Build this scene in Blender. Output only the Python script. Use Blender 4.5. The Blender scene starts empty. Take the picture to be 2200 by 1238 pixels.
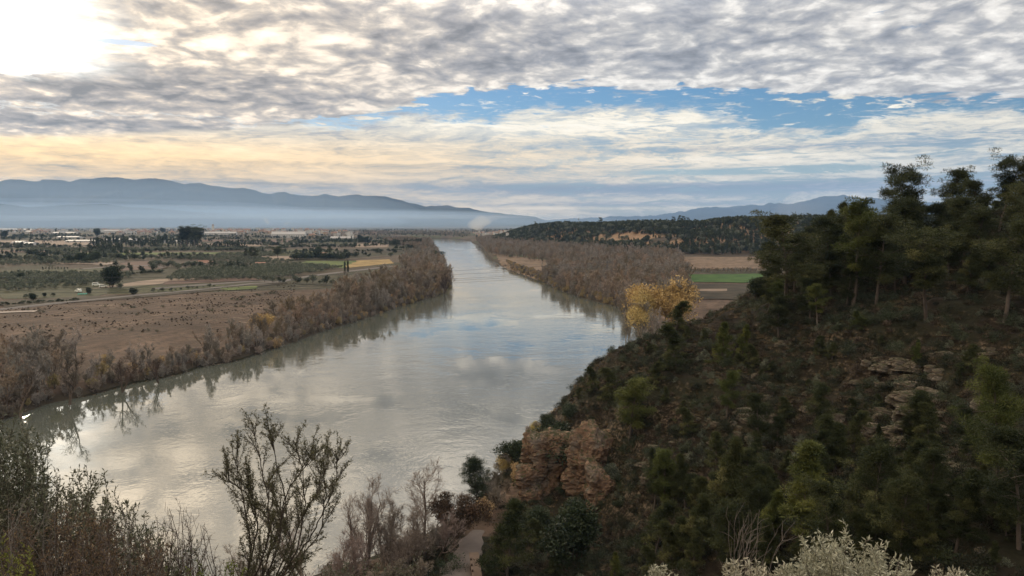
import bpy, math, random
import numpy as np
from mathutils import Vector, noise as mnoise

# ------------------------------------------------------------------ camera, world, sun, exposure
F = 1600.0                       # focal length in photo pixels (photo 2200 x 1238)
PITCH = math.atan(139 / F)       # horizon sits at y = 480 in the photo
EYE = 50.0                       # metres above the river
CP, SP = math.cos(PITCH), math.sin(PITCH)
scene = bpy.context.scene
COL = scene.collection
cam_d = bpy.data.cameras.new('camera')
cam_d.sensor_width = 36.0
cam_d.lens = 36.0 * F / 2200.0
cam_d.clip_start = 0.1
cam_d.clip_end = 90000
cam = bpy.data.objects.new('camera', cam_d)
cam.location = (0, 0, EYE)
cam.rotation_euler = (math.pi / 2 - PITCH, 0, 0)
COL.objects.link(cam)
scene.camera = cam
scene.view_settings.view_transform = 'Standard'
scene.view_settings.look = 'None'
scene.view_settings.gamma = 1.0
scene.view_settings.use_curve_mapping = False
scene.view_settings.exposure = 0.28
scene.cycles.max_bounces = 6
scene.cycles.diffuse_bounces = 2
scene.cycles.glossy_bounces = 2
scene.cycles.transmission_bounces = 2
scene.cycles.transparent_max_bounces = 8
scene.cycles.volume_bounces = 1
scene.cycles.use_denoising = True


def ray(px, py):
    up = 619 - py
    return np.array([px - 1100.0, F * CP + up * SP, up * CP - F * SP])


def P(px, py, Y):
    """point at world depth Y that the photo shows at (px, py)"""
    d = ray(px, py)
    s = Y / d[1]
    return np.array([d[0] * s, Y, EYE + d[2] * s])


def Gz(px, py, z=0.0):
    d = ray(px, py)
    s = (z - EYE) / d[2]
    return np.array([d[0] * s, d[1] * s, z])


def sph(px, py):
    d = ray(px, py)
    return math.atan2(d[0], d[1]), math.atan2(d[2], math.hypot(d[0], d[1]))


SUN_AZ, SUN_EL = sph(0, 60)     # behind the cloud, upper left
S_DIR = Vector((math.sin(SUN_AZ) * math.cos(SUN_EL), math.cos(SUN_AZ) * math.cos(SUN_EL), math.sin(SUN_EL)))

world = bpy.data.worlds.new('World')
scene.world = world
world.use_nodes = True
NT = world.node_tree


class Nodes:
    """short hand for building node graphs"""
    def __init__(s, nt):
        s.nt = nt
        s.n = nt.nodes
        s.l = nt.links

    def new(s, t, **kw):
        nd = s.n.new(t)
        for k, v in kw.items():
            setattr(nd, k, v)
        return nd

    def put(s, sock, v):
        if isinstance(v, bpy.types.NodeSocket):
            s.l.new(v, sock)
        elif v is not None:
            sock.default_value = v

    def m(s, op, a, b=None, c=None, clamp=False):
        nd = s.new('ShaderNodeMath', operation=op, use_clamp=clamp)
        s.put(nd.inputs[0], a)
        s.put(nd.inputs[1], b)
        s.put(nd.inputs[2], c)
        return nd.outputs[0]

    def vec(s, x, y, z=0.0):
        nd = s.new('ShaderNodeCombineXYZ')
        s.put(nd.inputs[0], x); s.put(nd.inputs[1], y); s.put(nd.inputs[2], z)
        return nd.outputs[0]

    def vm(s, op, a, b=None, scale=None):
        nd = s.new('ShaderNodeVectorMath', operation=op)
        s.put(nd.inputs[0], a)
        s.put(nd.inputs[1], b)
        if scale is not None:
            s.put(nd.inputs['Scale'], scale)
        return nd.outputs['Value'] if op in ('DOT_PRODUCT', 'LENGTH') else nd.outputs[0]

    def noise(s, vec, scale=1.0, detail=4.0, rough=0.55, dist=0.0, lac=2.0, color=False):
        nd = s.new('ShaderNodeTexNoise', noise_dimensions='3D')
        s.put(nd.inputs['Vector'], vec)
        s.put(nd.inputs['Scale'], scale)
        s.put(nd.inputs['Detail'], detail)
        s.put(nd.inputs['Roughness'], rough)
        s.put(nd.inputs['Lacunarity'], lac)
        s.put(nd.inputs['Distortion'], dist)
        return nd.outputs['Color' if color else 'Fac']

    def rng(s, v, a, b, c=0.0, d=1.0, smooth=True):
        nd = s.new('ShaderNodeMapRange', interpolation_type='SMOOTHSTEP' if smooth else 'LINEAR')
        s.put(nd.inputs[0], v); s.put(nd.inputs[1], a); s.put(nd.inputs[2], b)
        s.put(nd.inputs[3], c); s.put(nd.inputs[4], d)
        return nd.outputs[0]

    def mix(s, fac, a, b, blend='MIX'):
        nd = s.new('ShaderNodeMix', data_type='RGBA', blend_type=blend)
        s.put(nd.inputs[0], fac)
        s.put(nd.inputs[6], tuple(a) + (1,) if isinstance(a, (tuple, list)) and len(a) == 3 else a)
        s.put(nd.inputs[7], tuple(b) + (1,) if isinstance(b, (tuple, list)) and len(b) == 3 else b)
        return nd.outputs[2]

    def ramp(s, fac, stops, interp='LINEAR'):
        nd = s.new('ShaderNodeValToRGB')
        cr = nd.color_ramp
        cr.interpolation = interp
        while len(cr.elements) < len(stops):
            cr.elements.new(0.5)
        for e, (p, c) in zip(cr.elements, stops):
            e.position = p
            e.color = tuple(c) + (1,) if len(c) == 3 else c
        s.put(nd.inputs[0], fac)
        return nd.outputs[0]

    def curve(s, v, pts):
        """piecewise value of v given (x, y) points, any range"""
        xs = [p[0] for p in pts]; ys = [p[1] for p in pts]
        x0, x1, y0, y1 = min(xs), max(xs), min(ys), max(ys) + 1e-9
        t = s.rng(v, x0, x1, 0, 1, smooth=False)
        nd = s.new('ShaderNodeFloatCurve')
        c = nd.mapping.curves[0]
        pp = [((x - x0) / (x1 - x0), (y - y0) / (y1 - y0)) for x, y in pts]
        while len(c.points) < len(pp):
            c.points.new(0.5, 0.5)
        for q, (x, y) in zip(c.points, pp):
            q.location = (x, y)
            q.handle_type = 'AUTO_CLAMPED'
        nd.mapping.update()
        s.put(nd.inputs['Value'], t)
        return s.m('MULTIPLY_ADD', nd.outputs[0], y1 - y0, y0)


def build_sky():
    NT.nodes.clear()
    K = Nodes(NT)
    D = K.new('ShaderNodeTexCoord').outputs['Generated']
    sep = K.new('ShaderNodeSeparateXYZ'); K.put(sep.inputs[0], D)
    x, y, z = sep.outputs
    h = K.m('SQRT', K.m('ADD', K.m('MULTIPLY', x, x), K.m('MULTIPLY', y, y)))
    U = K.m('ARCTAN2', x, y)
    V = K.m('ARCTAN2', z, h)
    zz = K.m('MAXIMUM', z, 0.0)
    s_ = K.m('DIVIDE', 1.0, K.m('ADD', zz, 0.15))
    PP = K.vec(K.m('MULTIPLY', x, s_), K.m('MULTIPLY', y, s_), 0.0)
    warp = K.vm('SUBTRACT', K.noise(PP, 2.6, 3, 0.5, color=True), (0.5, 0.5, 0.5))
    PW = K.vm('ADD', PP, K.vm('SCALE', warp, scale=0.22))
    # -- shape of the two cloud decks
    lump = K.noise(PW, 7.0, 7, 0.58)                 # altocumulus lumps
    lump2 = K.noise(PW, 17.0, 5, 0.62)
    big = K.noise(PP, 1.15, 3, 0.5)
    vo = K.new('ShaderNodeTexVoronoi', feature='SMOOTH_F1'); vo.inputs['Scale'].default_value = 9.0; vo.inputs['Smoothness'].default_value = 0.35; vo.inputs['Detail'].default_value = 1.0
    w2 = K.vm('SUBTRACT', K.noise(PP, 9.0, 3, 0.6, color=True), (0.5, 0.5, 0.5))
    K.put(vo.inputs['Vector'], K.vm('ADD', PW, K.vm('SCALE', w2, scale=0.10)))
    puff = K.m('SUBTRACT', 0.62, vo.outputs['Distance'])
    su = K.vec(K.m('MULTIPLY', U, 3.2), K.m('MULTIPLY', V, 26.0), 0.3)
    wv = K.vm('SUBTRACT', K.noise(su, 1.4, 4, 0.55, color=True), (0.5, 0.5, 0.5))
    su2 = K.vm('ADD', su, K.vm('SCALE', wv, scale=0.9))
    streak = K.noise(su2, 1.5, 8, 0.6)               # long low streaks
    fs = K.vm('ADD', K.vec(K.m('MULTIPLY', U, 9.0), K.m('MULTIPLY', V, 62.0), 3.1), K.vm('SCALE', wv, scale=2.2))
    fine = K.noise(fs, 1.6, 7, 0.66)
    fs2 = K.vm('ADD', K.vec(K.m('MULTIPLY', U, 30.0), K.m('MULTIPLY', V, 150.0), 7.1), K.vm('SCALE', wv, scale=6.0))
    fine2 = K.noise(fs2, 1.4, 6, 0.65)

    def uv(px, py):
        return sph(px, py)

    def blob(px, py, rx, ry, amp):
        u0, v0 = uv(px, py)
        a = K.m('DIVIDE', K.m('SUBTRACT', U, u0), rx / F)
        b = K.m('DIVIDE', K.m('SUBTRACT', V, v0), ry / F)
        r2 = K.m('ADD', K.m('MULTIPLY', a, a), K.m('MULTIPLY', b, b))
        return K.m('MULTIPLY', K.m('EXPONENT', K.m('MULTIPLY', r2, -1.0)), amp)

    def total(L):
        t = L[0]
        for q in L[1:]:
            t = K.m('ADD', t, q)
        return t

    # -- the blue opening
    top = [(560, 262), (700, 258), (880, 226), (1040, 192), (1200, 186), (1330, 192), (1500, 190), (1750, 206), (2000, 214), (2300, 216)]
    bot = [(560, 260), (700, 272), (900, 248), (1050, 262), (1120, 240), (1300, 233), (1560, 250), (1640, 282), (1790, 284), (1860, 262), (1980, 240), (2300, 275)]
    tc = K.curve(U, [uv(*q) for q in top])
    bc = K.curve(U, [uv(*q) for q in bot])
    edge = K.m('MULTIPLY', K.m('SUBTRACT', K.m('ADD', K.m('MULTIPLY', fine, 0.5), K.m('MULTIPLY', lump, 0.5)), 0.5), 0.085)
    Vn = K.m('ADD', V, edge)
    over = K.rng(K.m('SUBTRACT', Vn, tc), -0.003, 0.002)       # upper deck
    under = K.rng(K.m('SUBTRACT', bc, Vn), -0.007, 0.006)      # lower deck
    holes = total([blob(1500, 370, 210, 9, 0.9), blob(1780, 362, 120, 10, 1.0), blob(1460, 300, 120, 9, 0.5), blob(860, 357, 60, 5, 0.45),
                   blob(1180, 275, 80, 8, 0.4), blob(1960, 340, 120, 8, 0.3), blob(1560, 270, 110, 10, 0.7),
                   blob(100, 98, 60, 5, 1.0), blob(150, 104, 40, 4, 1.1), blob(270, 92, 55, 5, 1.3), blob(1100, 392, 50, 4, 0.3), blob(1880, 30, 70, 8, 0.45), blob(1980, 55, 90, 8, 0.35)])
    hole = K.rng(K.m('ADD', holes, K.m('MULTIPLY', K.m('SUBTRACT', K.m('ADD', K.m('MULTIPLY', fine, 0.5), K.m('MULTIPLY', fine2, 0.5)), 0.5), 2.6)), 0.42, 0.72)
    cover = K.m('MAXIMUM', over, K.m('MULTIPLY', under, 1.0))
    thin = K.rng(K.m('ADD', K.m('ADD', K.m('MULTIPLY', fine, 0.6), K.m('MULTIPLY', fine2, 0.4)), K.m('MULTIPLY', streak, 0.4)), 0.60, 0.74, 0.0, 1.0)
    right = K.rng(U, uv(700, 0)[0], uv(1500, 0)[0])
    lowthin = K.m('MULTIPLY', K.m('MULTIPLY', K.m('SUBTRACT', 1.0, thin), under), K.m('MULTIPLY', right, 0.55))
    cover = K.m('MULTIPLY', cover, K.m('SUBTRACT', 1.0, lowthin))
    cover = K.m('MULTIPLY', cover, K.m('SUBTRACT', 1.0, K.m('MULTIPLY', hole, 0.8)))
    wisps = K.m('MULTIPLY', K.rng(K.m('ADD', K.m('MULTIPLY', fine, 0.5), K.m('MULTIPLY', fine2, 0.5)), 0.52, 0.64), 0.75)
    cover = K.m('MAXIMUM', cover, wisps)

    # -- brightness of the decks
    dark_up = total([blob(1060, 120, 240, 34, 0.34), blob(1120, 60, 200, 25, 0.16), blob(1500, 70, 190, 60, 0.10), blob(2000, 130, 350, 60, 0.08),
                     blob(330, 160, 210, 20, 0.26), blob(60, 175, 260, 17, 0.34), blob(500, 205, 330, 36, 0.30), blob(150, 215, 260, 17, 0.22),
                     blob(100, 262, 300, 12, 0.34), blob(560, 284, 330, 9, 0.34), blob(200, 45, 110, 22, 0.22), blob(560, 10, 260, 20, 0.2),
                     blob(1400, 120, 420, 30, 0.12), blob(250, 20, 130, 16, 0.2),
                     blob(560, 85, 270, 34, -0.16), blob(430, 110, 220, 22, -0.12), blob(820, 190, 190, 26, -0.10), blob(1300, 180, 340, 14, -0.10), blob(1750, 195, 420, 14, -0.12), blob(1050, 215, 200, 20, -0.14)])
    lum = K.m('ADD', K.m('MULTIPLY', lump, 1.15), K.m('MULTIPLY', lump2, 0.60))
    lum = K.m('ADD', lum, K.m('MULTIPLY_ADD', puff, 0.46, -0.03))
    lum = K.m('ADD', lum, K.m('MULTIPLY', big, 0.35))
    lum = K.m('SUBTRACT', K.m('SUBTRACT', lum, K.m('MULTIPLY', dark_up, 0.62)), 0.39)   # about 0.5 in the mean
    upc = K.ramp(lum, [(0.10, (0.20, 0.205, 0.22)), (0.36, (0.34, 0.34, 0.36)), (0.55, (0.51, 0.49, 0.47)), (0.72, (0.78, 0.735, 0.675)), (0.95, (1.0, 0.95, 0.87))])
    dark_lo = total([blob(600, 350, 420, 6, 0.10), blob(700, 398, 500, 6, 0.12), blob(1200, 410, 330, 12, 0.30), blob(1650, 402, 420, 14, 0.34), blob(1250, 440, 500, 9, 0.22),
                     blob(1000, 360, 300, 5, 0.12), blob(1600, 320, 240, 5, 0.18), blob(950, 285, 300, 12, -0.10), blob(1300, 272, 360, 22, -0.14), blob(1500, 340, 400, 7, -0.10),
                     blob(600, 330, 460, 14, -0.12), blob(260, 325, 340, 22, -0.18), blob(1100, 352, 500, 9, -0.10), blob(1550, 388, 230, 4, -0.24), blob(1250, 448, 360, 3, -0.22), blob(2000, 290, 260, 30, 0.06), blob(1200, 462, 600, 10, 0.10)])
    ll = K.m('ADD', K.m('MULTIPLY', streak, 0.95), K.m('MULTIPLY', fine, 0.75))
    ll = K.m('ADD', ll, K.m('MULTIPLY', fine2, 0.62))
    ll = K.m('SUBTRACT', K.m('SUBTRACT', ll, dark_lo), 0.60)
    loc = K.ramp(ll, [(0.12, (0.22, 0.25, 0.31)), (0.36, (0.40, 0.41, 0.43)), (0.52, (0.73, 0.67, 0.55)), (0.74, (1.02, 0.92, 0.73)), (1.0, (1.15, 1.07, 0.92))])
    # warm light low on the sun's side
    warm = K.m('MULTIPLY', K.rng(V, uv(0, 215)[1], uv(0, 330)[1]), K.rng(U, uv(2100, 0)[0], uv(200, 0)[0]))
    loc = K.mix(warm, loc, K.mix(1.0, loc, (1.18, 0.86, 0.43), 'MULTIPLY'))
    wide = K.rng(U, uv(1500, 0)[0], uv(300, 0)[0])
    upc = K.mix(K.m('MULTIPLY', wide, 0.9), upc, K.mix(1.0, upc, (1.22, 1.04, 0.82), 'MULTIPLY'))
    sel = K.rng(K.m('SUBTRACT', V, K.curve(U, [uv(-400, 290), uv(300, 285), uv(700, 262), uv(1000, 215), uv(1300, 205), uv(2300, 230)])), -0.012, 0.012)
    sel = K.rng(K.m('ADD', sel, K.m('MULTIPLY', K.m('SUBTRACT', fine, 0.5), 1.0)), 0.2, 0.8)
    cloud = K.mix(sel, loc, upc)
    # the bright veil round the hidden sun, cut off below by the grey band
    dot = K.vm('DOT_PRODUCT', D, tuple(S_DIR))
    ang = K.m('ARCCOSINE', K.m('MINIMUM', dot, 1.0))
    angn = K.m('ADD', K.m('ADD', ang, 0.0), K.m('MULTIPLY', K.m('SUBTRACT', K.m('ADD', K.m('MULTIPLY', lump, 0.5), K.m('MULTIPLY', fine, 0.5)), 0.5), 0.16))
    cut = K.rng(K.m('ADD', V, K.m('MULTIPLY', K.m('SUBTRACT', fine, 0.5), 0.045)), uv(40, 172)[1], uv(40, 135)[1], 0.03, 1.0)
    g = K.m('MULTIPLY', K.m('EXPONENT', K.m('MULTIPLY', K.m('POWER', K.m('DIVIDE', K.m('MAXIMUM', angn, 0.0), 0.072), 2.0), -1.0)), cut)
    halo = K.m('EXPONENT', K.m('MULTIPLY', K.m('DIVIDE', ang, 0.26), -1.0))
    gain = K.m('ADD', 1.0, K.m('MULTIPLY', K.m('MULTIPLY', halo, 0.45), K.m('MULTIPLY_ADD', lum, 1.2, 0.1)))
    cloud = K.mix(1.0, cloud, K.vec(gain, gain, gain), 'MULTIPLY')
    gv = K.m('MULTIPLY', g, 2.6)
    cloud = K.mix(1.0, cloud, K.vec(gv, K.m('MULTIPLY', gv, 0.97), K.m('MULTIPLY', gv, 0.86)), 'ADD')
    # deck brightened overhead, above the view, so the water reflects more light
    zen = K.rng(V, 0.24, 0.36, 1.0, 2.0)
    cloud = K.mix(1.0, cloud, K.vec(zen, zen, zen), 'MULTIPLY')

    sky = K.new('ShaderNodeTexSky', sky_type='NISHITA')
    sky.sun_disc = False
    sky.sun_elevation = SUN_EL
    sky.sun_rotation = SUN_AZ
    sky.altitude = 60
    sky.air_density = 1.0
    sky.dust_density = 0.4
    sky.ozone_density = 3.0
    tint = K.mix(1.0, sky.outputs[0], (0.86, 0.92, 1.03), 'MULTIPLY')
    hs = K.new('ShaderNodeHueSaturation')
    hs.inputs['Saturation'].default_value = 1.2
    K.put(hs.inputs['Color'], tint)
    b1 = K.new('ShaderNodeBackground'); K.put(b1.inputs[0], hs.outputs[0]); b1.inputs[1].default_value = 0.085
    b2 = K.new('ShaderNodeBackground'); K.put(b2.inputs[0], cloud); b2.inputs[1].default_value = 1.0
    mx = K.new('ShaderNodeMixShader'); K.put(mx.inputs[0], cover); K.put(mx.inputs[1], b1.outputs[0]); K.put(mx.inputs[2], b2.outputs[0])
    out = K.new('ShaderNodeOutputWorld'); K.put(out.inputs[0], mx.outputs[0])


build_sky()
world.cycles.sampling_method = 'MANUAL'
world.cycles.sample_map_resolution = 512

sun_d = bpy.data.lights.new('sun', 'SUN')
sun_d.energy = 1.2
sun_d.angle = math.radians(1)
sun_d.color = (1.0, 0.86, 0.66)
sun = bpy.data.objects.new('sun', sun_d)
sun.rotation_euler = (S_DIR * -1).to_track_quat('-Z', 'Y').to_euler()
COL.objects.link(sun)

# ------------------------------------------------------------------ mesh and object helpers
RNG = np.random.default_rng(7)


def mesh_np(name, V, faces, mats, midx=None, smooth=False, attr=None):
    """V (n,3); faces = list of int arrays (k,3) or (k,4); midx = list of material index arrays per face array"""
    V = np.asarray(V, dtype=np.float32)
    me = bpy.data.meshes.new(name)
    faces = [np.asarray(f, dtype=np.int32) for f in faces if len(f)]
    me.vertices.add(len(V))
    me.vertices.foreach_set('co', V.ravel())
    nl = sum(f.size for f in faces)
    nf = sum(len(f) for f in faces)
    me.loops.add(nl)
    me.loops.foreach_set('vertex_index', np.concatenate([f.ravel() for f in faces]))
    me.polygons.add(nf)
    tot = np.concatenate([np.full(len(f), f.shape[1], dtype=np.int32) for f in faces])
    st = np.concatenate([[0], np.cumsum(tot)[:-1]]).astype(np.int32)
    me.polygons.foreach_set('loop_start', st)
    me.polygons.foreach_set('loop_total', tot)
    if midx is not None:
        me.polygons.foreach_set('material_index', np.concatenate(midx).astype(np.int32))
    me.polygons.foreach_set('use_smooth', np.full(nf, smooth))
    for m in (mats if isinstance(mats, (list, tuple)) else [mats]):
        me.materials.append(m)
    if attr:
        for k, v in attr.items():
            a = me.attributes.new(k, 'FLOAT', 'POINT')
            a.data.foreach_set('value', np.asarray(v, dtype=np.float32))
    me.update()
    me.validate()
    return me


def put(name, me, parent=None, loc=(0, 0, 0), rz=0.0, sc=None, label=None, cat=None, group=None, kind=None):
    o = bpy.data.objects.new(name, me)
    COL.objects.link(o)
    o.location = loc
    o.rotation_euler = (0, 0, rz)
    if sc is not None:
        o.scale = sc if isinstance(sc, (tuple, list)) else (sc, sc, sc)
    if parent:
        o.parent = parent
    tag(o, label, cat, group, kind)
    return o


def tag(o, label=None, cat=None, group=None, kind=None):
    for k, v in (('label', label), ('category', cat), ('group', group), ('kind', kind)):
        if v:
            o[k] = v
    return o


def dup(root, loc, rz=0.0, sc=1.0, label=None, group=None, tilt=(0, 0)):
    r = root.copy()
    COL.objects.link(r)
    r.location = loc
    r.rotation_euler = (tilt[0], tilt[1], rz)
    r.scale = sc if isinstance(sc, (tuple, list)) else (sc, sc, sc)
    if label:
        r['label'] = label
    if group:
        r['group'] = group
    for ch in root.children:
        c = ch.copy()
        COL.objects.link(c)
        c.parent = r
        for g in ch.children:
            d = g.copy()
            COL.objects.link(d)
            d.parent = c
    return r


class MB:
    """collects triangles and quads"""
    def __init__(s):
        s.v = []; s.t = []; s.q = []; s.n = 0; s.a = []

    def add(s, v, f, a=None):
        v = np.asarray(v, dtype=np.float64).reshape(-1, 3)
        f = np.asarray(f, dtype=np.int64) + s.n
        (s.t if f.shape[1] == 3 else s.q).append(f)
        s.v.append(v)
        s.a.append(np.full(len(v), 0.5) if a is None else np.broadcast_to(a, (len(v),)).astype(float))
        s.n += len(v)

    def tube(s, pts, rad, k=5, cap=False, a=None):
        pts = np.asarray(pts, float); rad = np.broadcast_to(rad, (len(pts),))
        d = np.gradient(pts, axis=0)
        d /= np.linalg.norm(d, axis=1)[:, None] + 1e-9
        ref = np.array([0, 0, 1.0]) if abs(d[0][2]) < 0.9 else np.array([1.0, 0, 0])
        u = np.cross(d, ref); u /= np.linalg.norm(u, axis=1)[:, None] + 1e-9
        w = np.cross(d, u)
        th = np.arange(k) * 2 * np.pi / k
        ring = (pts[:, None] + rad[:, None, None] * (np.cos(th)[None, :, None] * u[:, None] + np.sin(th)[None, :, None] * w[:, None]))
        n = len(pts)
        i = np.arange(n - 1)[:, None] * k; j = np.arange(k)[None]; jn = (j + 1) % k
        q = np.stack([i + j, i + jn, i + k + jn, i + k + j], -1).reshape(-1, 4)
        s.add(ring.reshape(-1, 3), q, a)

    def box(s, c, size, rz=0.0, a=None):
        x, y, z = np.array(size) / 2
        v = np.array([(sx * x, sy * y, sz * z) for sz in (-1, 1) for sy in (-1, 1) for sx in (-1, 1)], float)
        cs, sn = math.cos(rz), math.sin(rz)
        v = np.stack([v[:, 0] * cs - v[:, 1] * sn, v[:, 0] * sn + v[:, 1] * cs, v[:, 2]], 1) + np.array(c)
        s.add(v, [(0, 2, 3, 1), (4, 5, 7, 6), (0, 1, 5, 4), (2, 6, 7, 3), (0, 4, 6, 2), (1, 3, 7, 5)], a)

    def build(s, name, mat, smooth=False):
        V = np.concatenate(s.v)
        fs = []
        if s.t: fs.append(np.concatenate(s.t))
        if s.q: fs.append(np.concatenate(s.q))
        return mesh_np(name, V, fs, mat, smooth=smooth, attr={'tint': np.concatenate(s.a)})


# cheap vectorised value noise
def _hash(ix, iy, seed):
    h = (ix.astype(np.int64) * 374761393 + iy.astype(np.int64) * 668265263 + seed * 982451653) & 0xffffffff
    h = ((h ^ (h >> 13)) * 1274126177) & 0xffffffff
    return ((h ^ (h >> 16)) & 0xffff) / 65535.0


def vnoise(x, y, seed=0):
    ix = np.floor(x); iy = np.floor(y)
    fx = x - ix; fy = y - iy
    fx = fx * fx * (3 - 2 * fx); fy = fy * fy * (3 - 2 * fy)
    a = _hash(ix, iy, seed); b = _hash(ix + 1, iy, seed); c = _hash(ix, iy + 1, seed); d = _hash(ix + 1, iy + 1, seed)
    return (a * (1 - fx) + b * fx) * (1 - fy) + (c * (1 - fx) + d * fx) * fy


def fbm(x, y, octv=4, seed=0, gain=0.5):
    t = np.zeros_like(x, dtype=float); am = 1.0; s = 0.0
    for o in range(octv):
        t += am * vnoise(x * 2 ** o, y * 2 ** o, seed + o * 17)
        s += am; am *= gain
    return t / s


# ------------------------------------------------------------------ materials
MATS = {}


def mat(name, rough=0.8, spec=0.3):
    m = bpy.data.materials.new(name)
    m.use_nodes = True
    nt = m.node_tree
    nt.nodes.clear()
    K = Nodes(nt)
    bs = K.new('ShaderNodeBsdfPrincipled')
    bs.inputs['Roughness'].default_value = rough
    bs.inputs['Specular IOR Level'].default_value = spec
    out = K.new('ShaderNodeOutputMaterial')
    nt.links.new(bs.outputs[0], out.inputs[0])
    MATS[name] = m
    return m, K, bs, out


def leafmat(name, c0, c1, trans=0.3, rough=0.6, objvar=0.35, spec=0.25, c2=None):
    """foliage / twig material: colour by the 'tint' attribute, every object a little different"""
    m, K, bs, out = mat(name, rough, spec)
    at = K.new('ShaderNodeAttribute'); at.attribute_name = 'tint'
    col = K.ramp(at.outputs['Fac'], [(0, c0), (1, c1)] if c2 is None else [(0, c0), (0.55, c1), (1, c2)])
    oi = K.new('ShaderNodeObjectInfo')
    v = K.m('MULTIPLY_ADD', oi.outputs['Random'], 2 * objvar, 1 - objvar)
    h = K.new('ShaderNodeHueSaturation')
    K.put(h.inputs['Hue'], K.m('MULTIPLY_ADD', oi.outputs['Random'], -0.035, 0.517))
    K.put(h.inputs['Value'], v)
    K.put(h.inputs['Color'], col)
    K.put(bs.inputs['Base Color'], h.outputs[0])
    if trans > 0:
        tr = K.new('ShaderNodeBsdfTranslucent')
        K.put(tr.inputs[0], h.outputs[0])
        mx = K.new('ShaderNodeMixShader')
        mx.inputs[0].default_value = trans
        K.nt.links.new(bs.outputs[0], mx.inputs[1]); K.nt.links.new(tr.outputs[0], mx.inputs[2])
        K.nt.links.new(mx.outputs[0], out.inputs[0])
    return m


def simple(name, col, rough=0.8, spec=0.3, var=0.15, scale=1.0, objvar=0.0):
    m, K, bs, out = mat(name, rough, spec)
    tc = K.new('ShaderNodeTexCoord')
    n = K.noise(tc.outputs['Object'], scale, 5, 0.6)
    c = K.mix(n, tuple(v * (1 - var) for v in col), tuple(min(1, v * (1 + var)) for v in col))
    if objvar:
        oi = K.new('ShaderNodeObjectInfo')
        h = K.new('ShaderNodeHueSaturation')
        K.put(h.inputs['Value'], K.m('MULTIPLY_ADD', oi.outputs['Random'], 2 * objvar, 1 - objvar))
        K.put(h.inputs['Color'], c)
        c = h.outputs[0]
    K.put(bs.inputs['Base Color'], c)
    return m


# ------------------------------------------------------------------ the river
LEFT = [Gz(*q)[:2] for q in [(-420, 1060), (-200, 980), (-60, 925), (40, 895), (110, 868), (200, 850), (290, 825), (390, 805), (440, 788), (520, 775), (570, 757), (640, 735), (700, 712), (780, 688), (860, 660), (930, 640), (962, 626), (972, 612), (968, 600), (958, 582), (950, 566), (944, 548), (940, 532), (926, 521)]]
LEFT += [np.array(q) for q in [(-560, 2300), (-800, 2420)]]
RIGHT = [np.array(q) for q in [(-800, 2560), (-420, 2560), (-215, 2480)]]
RIGHT += [Gz(*q)[:2] for q in [(1010, 517), (1014, 522), (1030, 528), (1038, 536), (1045, 548), (1056, 560), (1078, 572), (1104, 583), (1135, 594), (1168, 608), (1200, 624), (1245, 640), (1290, 652), (1328, 662), (1344, 690)]]
RIGHT += [np.array(q) for q in [(56, 330), (50, 290), (42, 262), (32, 235), (20, 205), (8, 180), (0, 163), (-2, 150), (-4, 138), (-9, 124), (-17, 112), (-27, 103), (-38, 97), (-52, 92), (-75, 84), (-110, 72), (-160, 50), (-260, 10), (-420, -60)]]
RIVER = np.array(LEFT + RIGHT)


def river_sd(x, y):
    """signed distance to the river edge, negative on the water"""
    shp = x.shape
    p = np.stack([x.ravel(), y.ravel()], 1)
    dmin = np.full(len(p), 1e18)
    inside = np.zeros(len(p), bool)
    n = len(RIVER)
    for i in range(n):
        a = RIVER[i]; b = RIVER[(i + 1) % n]
        ab = b - a; ap = p - a
        t = np.clip((ap @ ab) / (ab @ ab), 0, 1)
        d = ((ap - t[:, None] * ab) ** 2).sum(1)
        dmin = np.minimum(dmin, d)
        c = (a[1] > p[:, 1]) != (b[1] > p[:, 1])
        xi = a[0] + (p[:, 1] - a[1]) / (b[1] - a[1] + 1e-12) * ab[0]
        inside ^= c & (p[:, 0] < xi)
    d = np.sqrt(dmin)
    return np.where(inside, -d, d).reshape(shp)


def sst(x, a, b):
    t = np.clip((x - a) / (b - a), 0, 1)
    return t * t * (3 - 2 * t)


# skyline of the wooded bluff on the right: (px, py of the ground on its top, depth of its brow)
BL = [(1060, 500, 1950), (1120, 492, 1800), (1200, 486, 1600), (1300, 485, 1420), (1400, 484, 1330), (1500, 485, 1270), (1560, 478, 1250), (1700, 476, 1220), (1900, 474, 1180), (2300, 470, 1100)]
BL_AZ = np.array([(q[0] - 1100) / 1606 for q in BL])
BL_Y = np.array([q[2] for q in BL], float)
BL_Z = np.array([P(*q)[2] for q in BL])


def valley(x, y):
    """height of the plain, its banks and the bluff"""
    x = np.asarray(x, float); y = np.asarray(y, float)
    r = np.hypot(x, y)
    sd = river_sd(x, y)
    plain = 2.6 + 0.0016 * np.maximum(r - 300, 0) + 1.0 * (fbm(x / 160, y / 160, 3, 5) - 0.5)
    plain += 1.6 * sst(sd, 30, 60) * (x < 0)
    # embankment with the road across the left plain
    z = -2.5 + (plain + 2.5) * sst(sd, -5 + 2 * fbm(x / 9, y / 9, 2, 3), 7)
    az = x / np.maximum(y, 1)
    by = np.interp(az, BL_AZ, BL_Y); bz = np.interp(az, BL_AZ, BL_Z)
    nn = fbm(x / 90, y / 90, 4, 9) - 0.5
    t = sst(y + 130 * nn, by - 230, by) * sst(az, -0.045, 0.03)
    bluff = bz + 0.004 * np.maximum(y - by, 0) + 7 * nn * sst(y, by - 200, by - 60)
    back = 1 - sst(y, by * 1.5, by * 2.3) * (1 - sst(az, 0.0, 0.2))
    z = z + np.maximum(bluff - z, 0) * t * back
    return z


# near hillside: thin plate spline through surveyed points
CTRL = []


def cp(px, py, Y):
    CTRL.append(P(px, py, Y))


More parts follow.
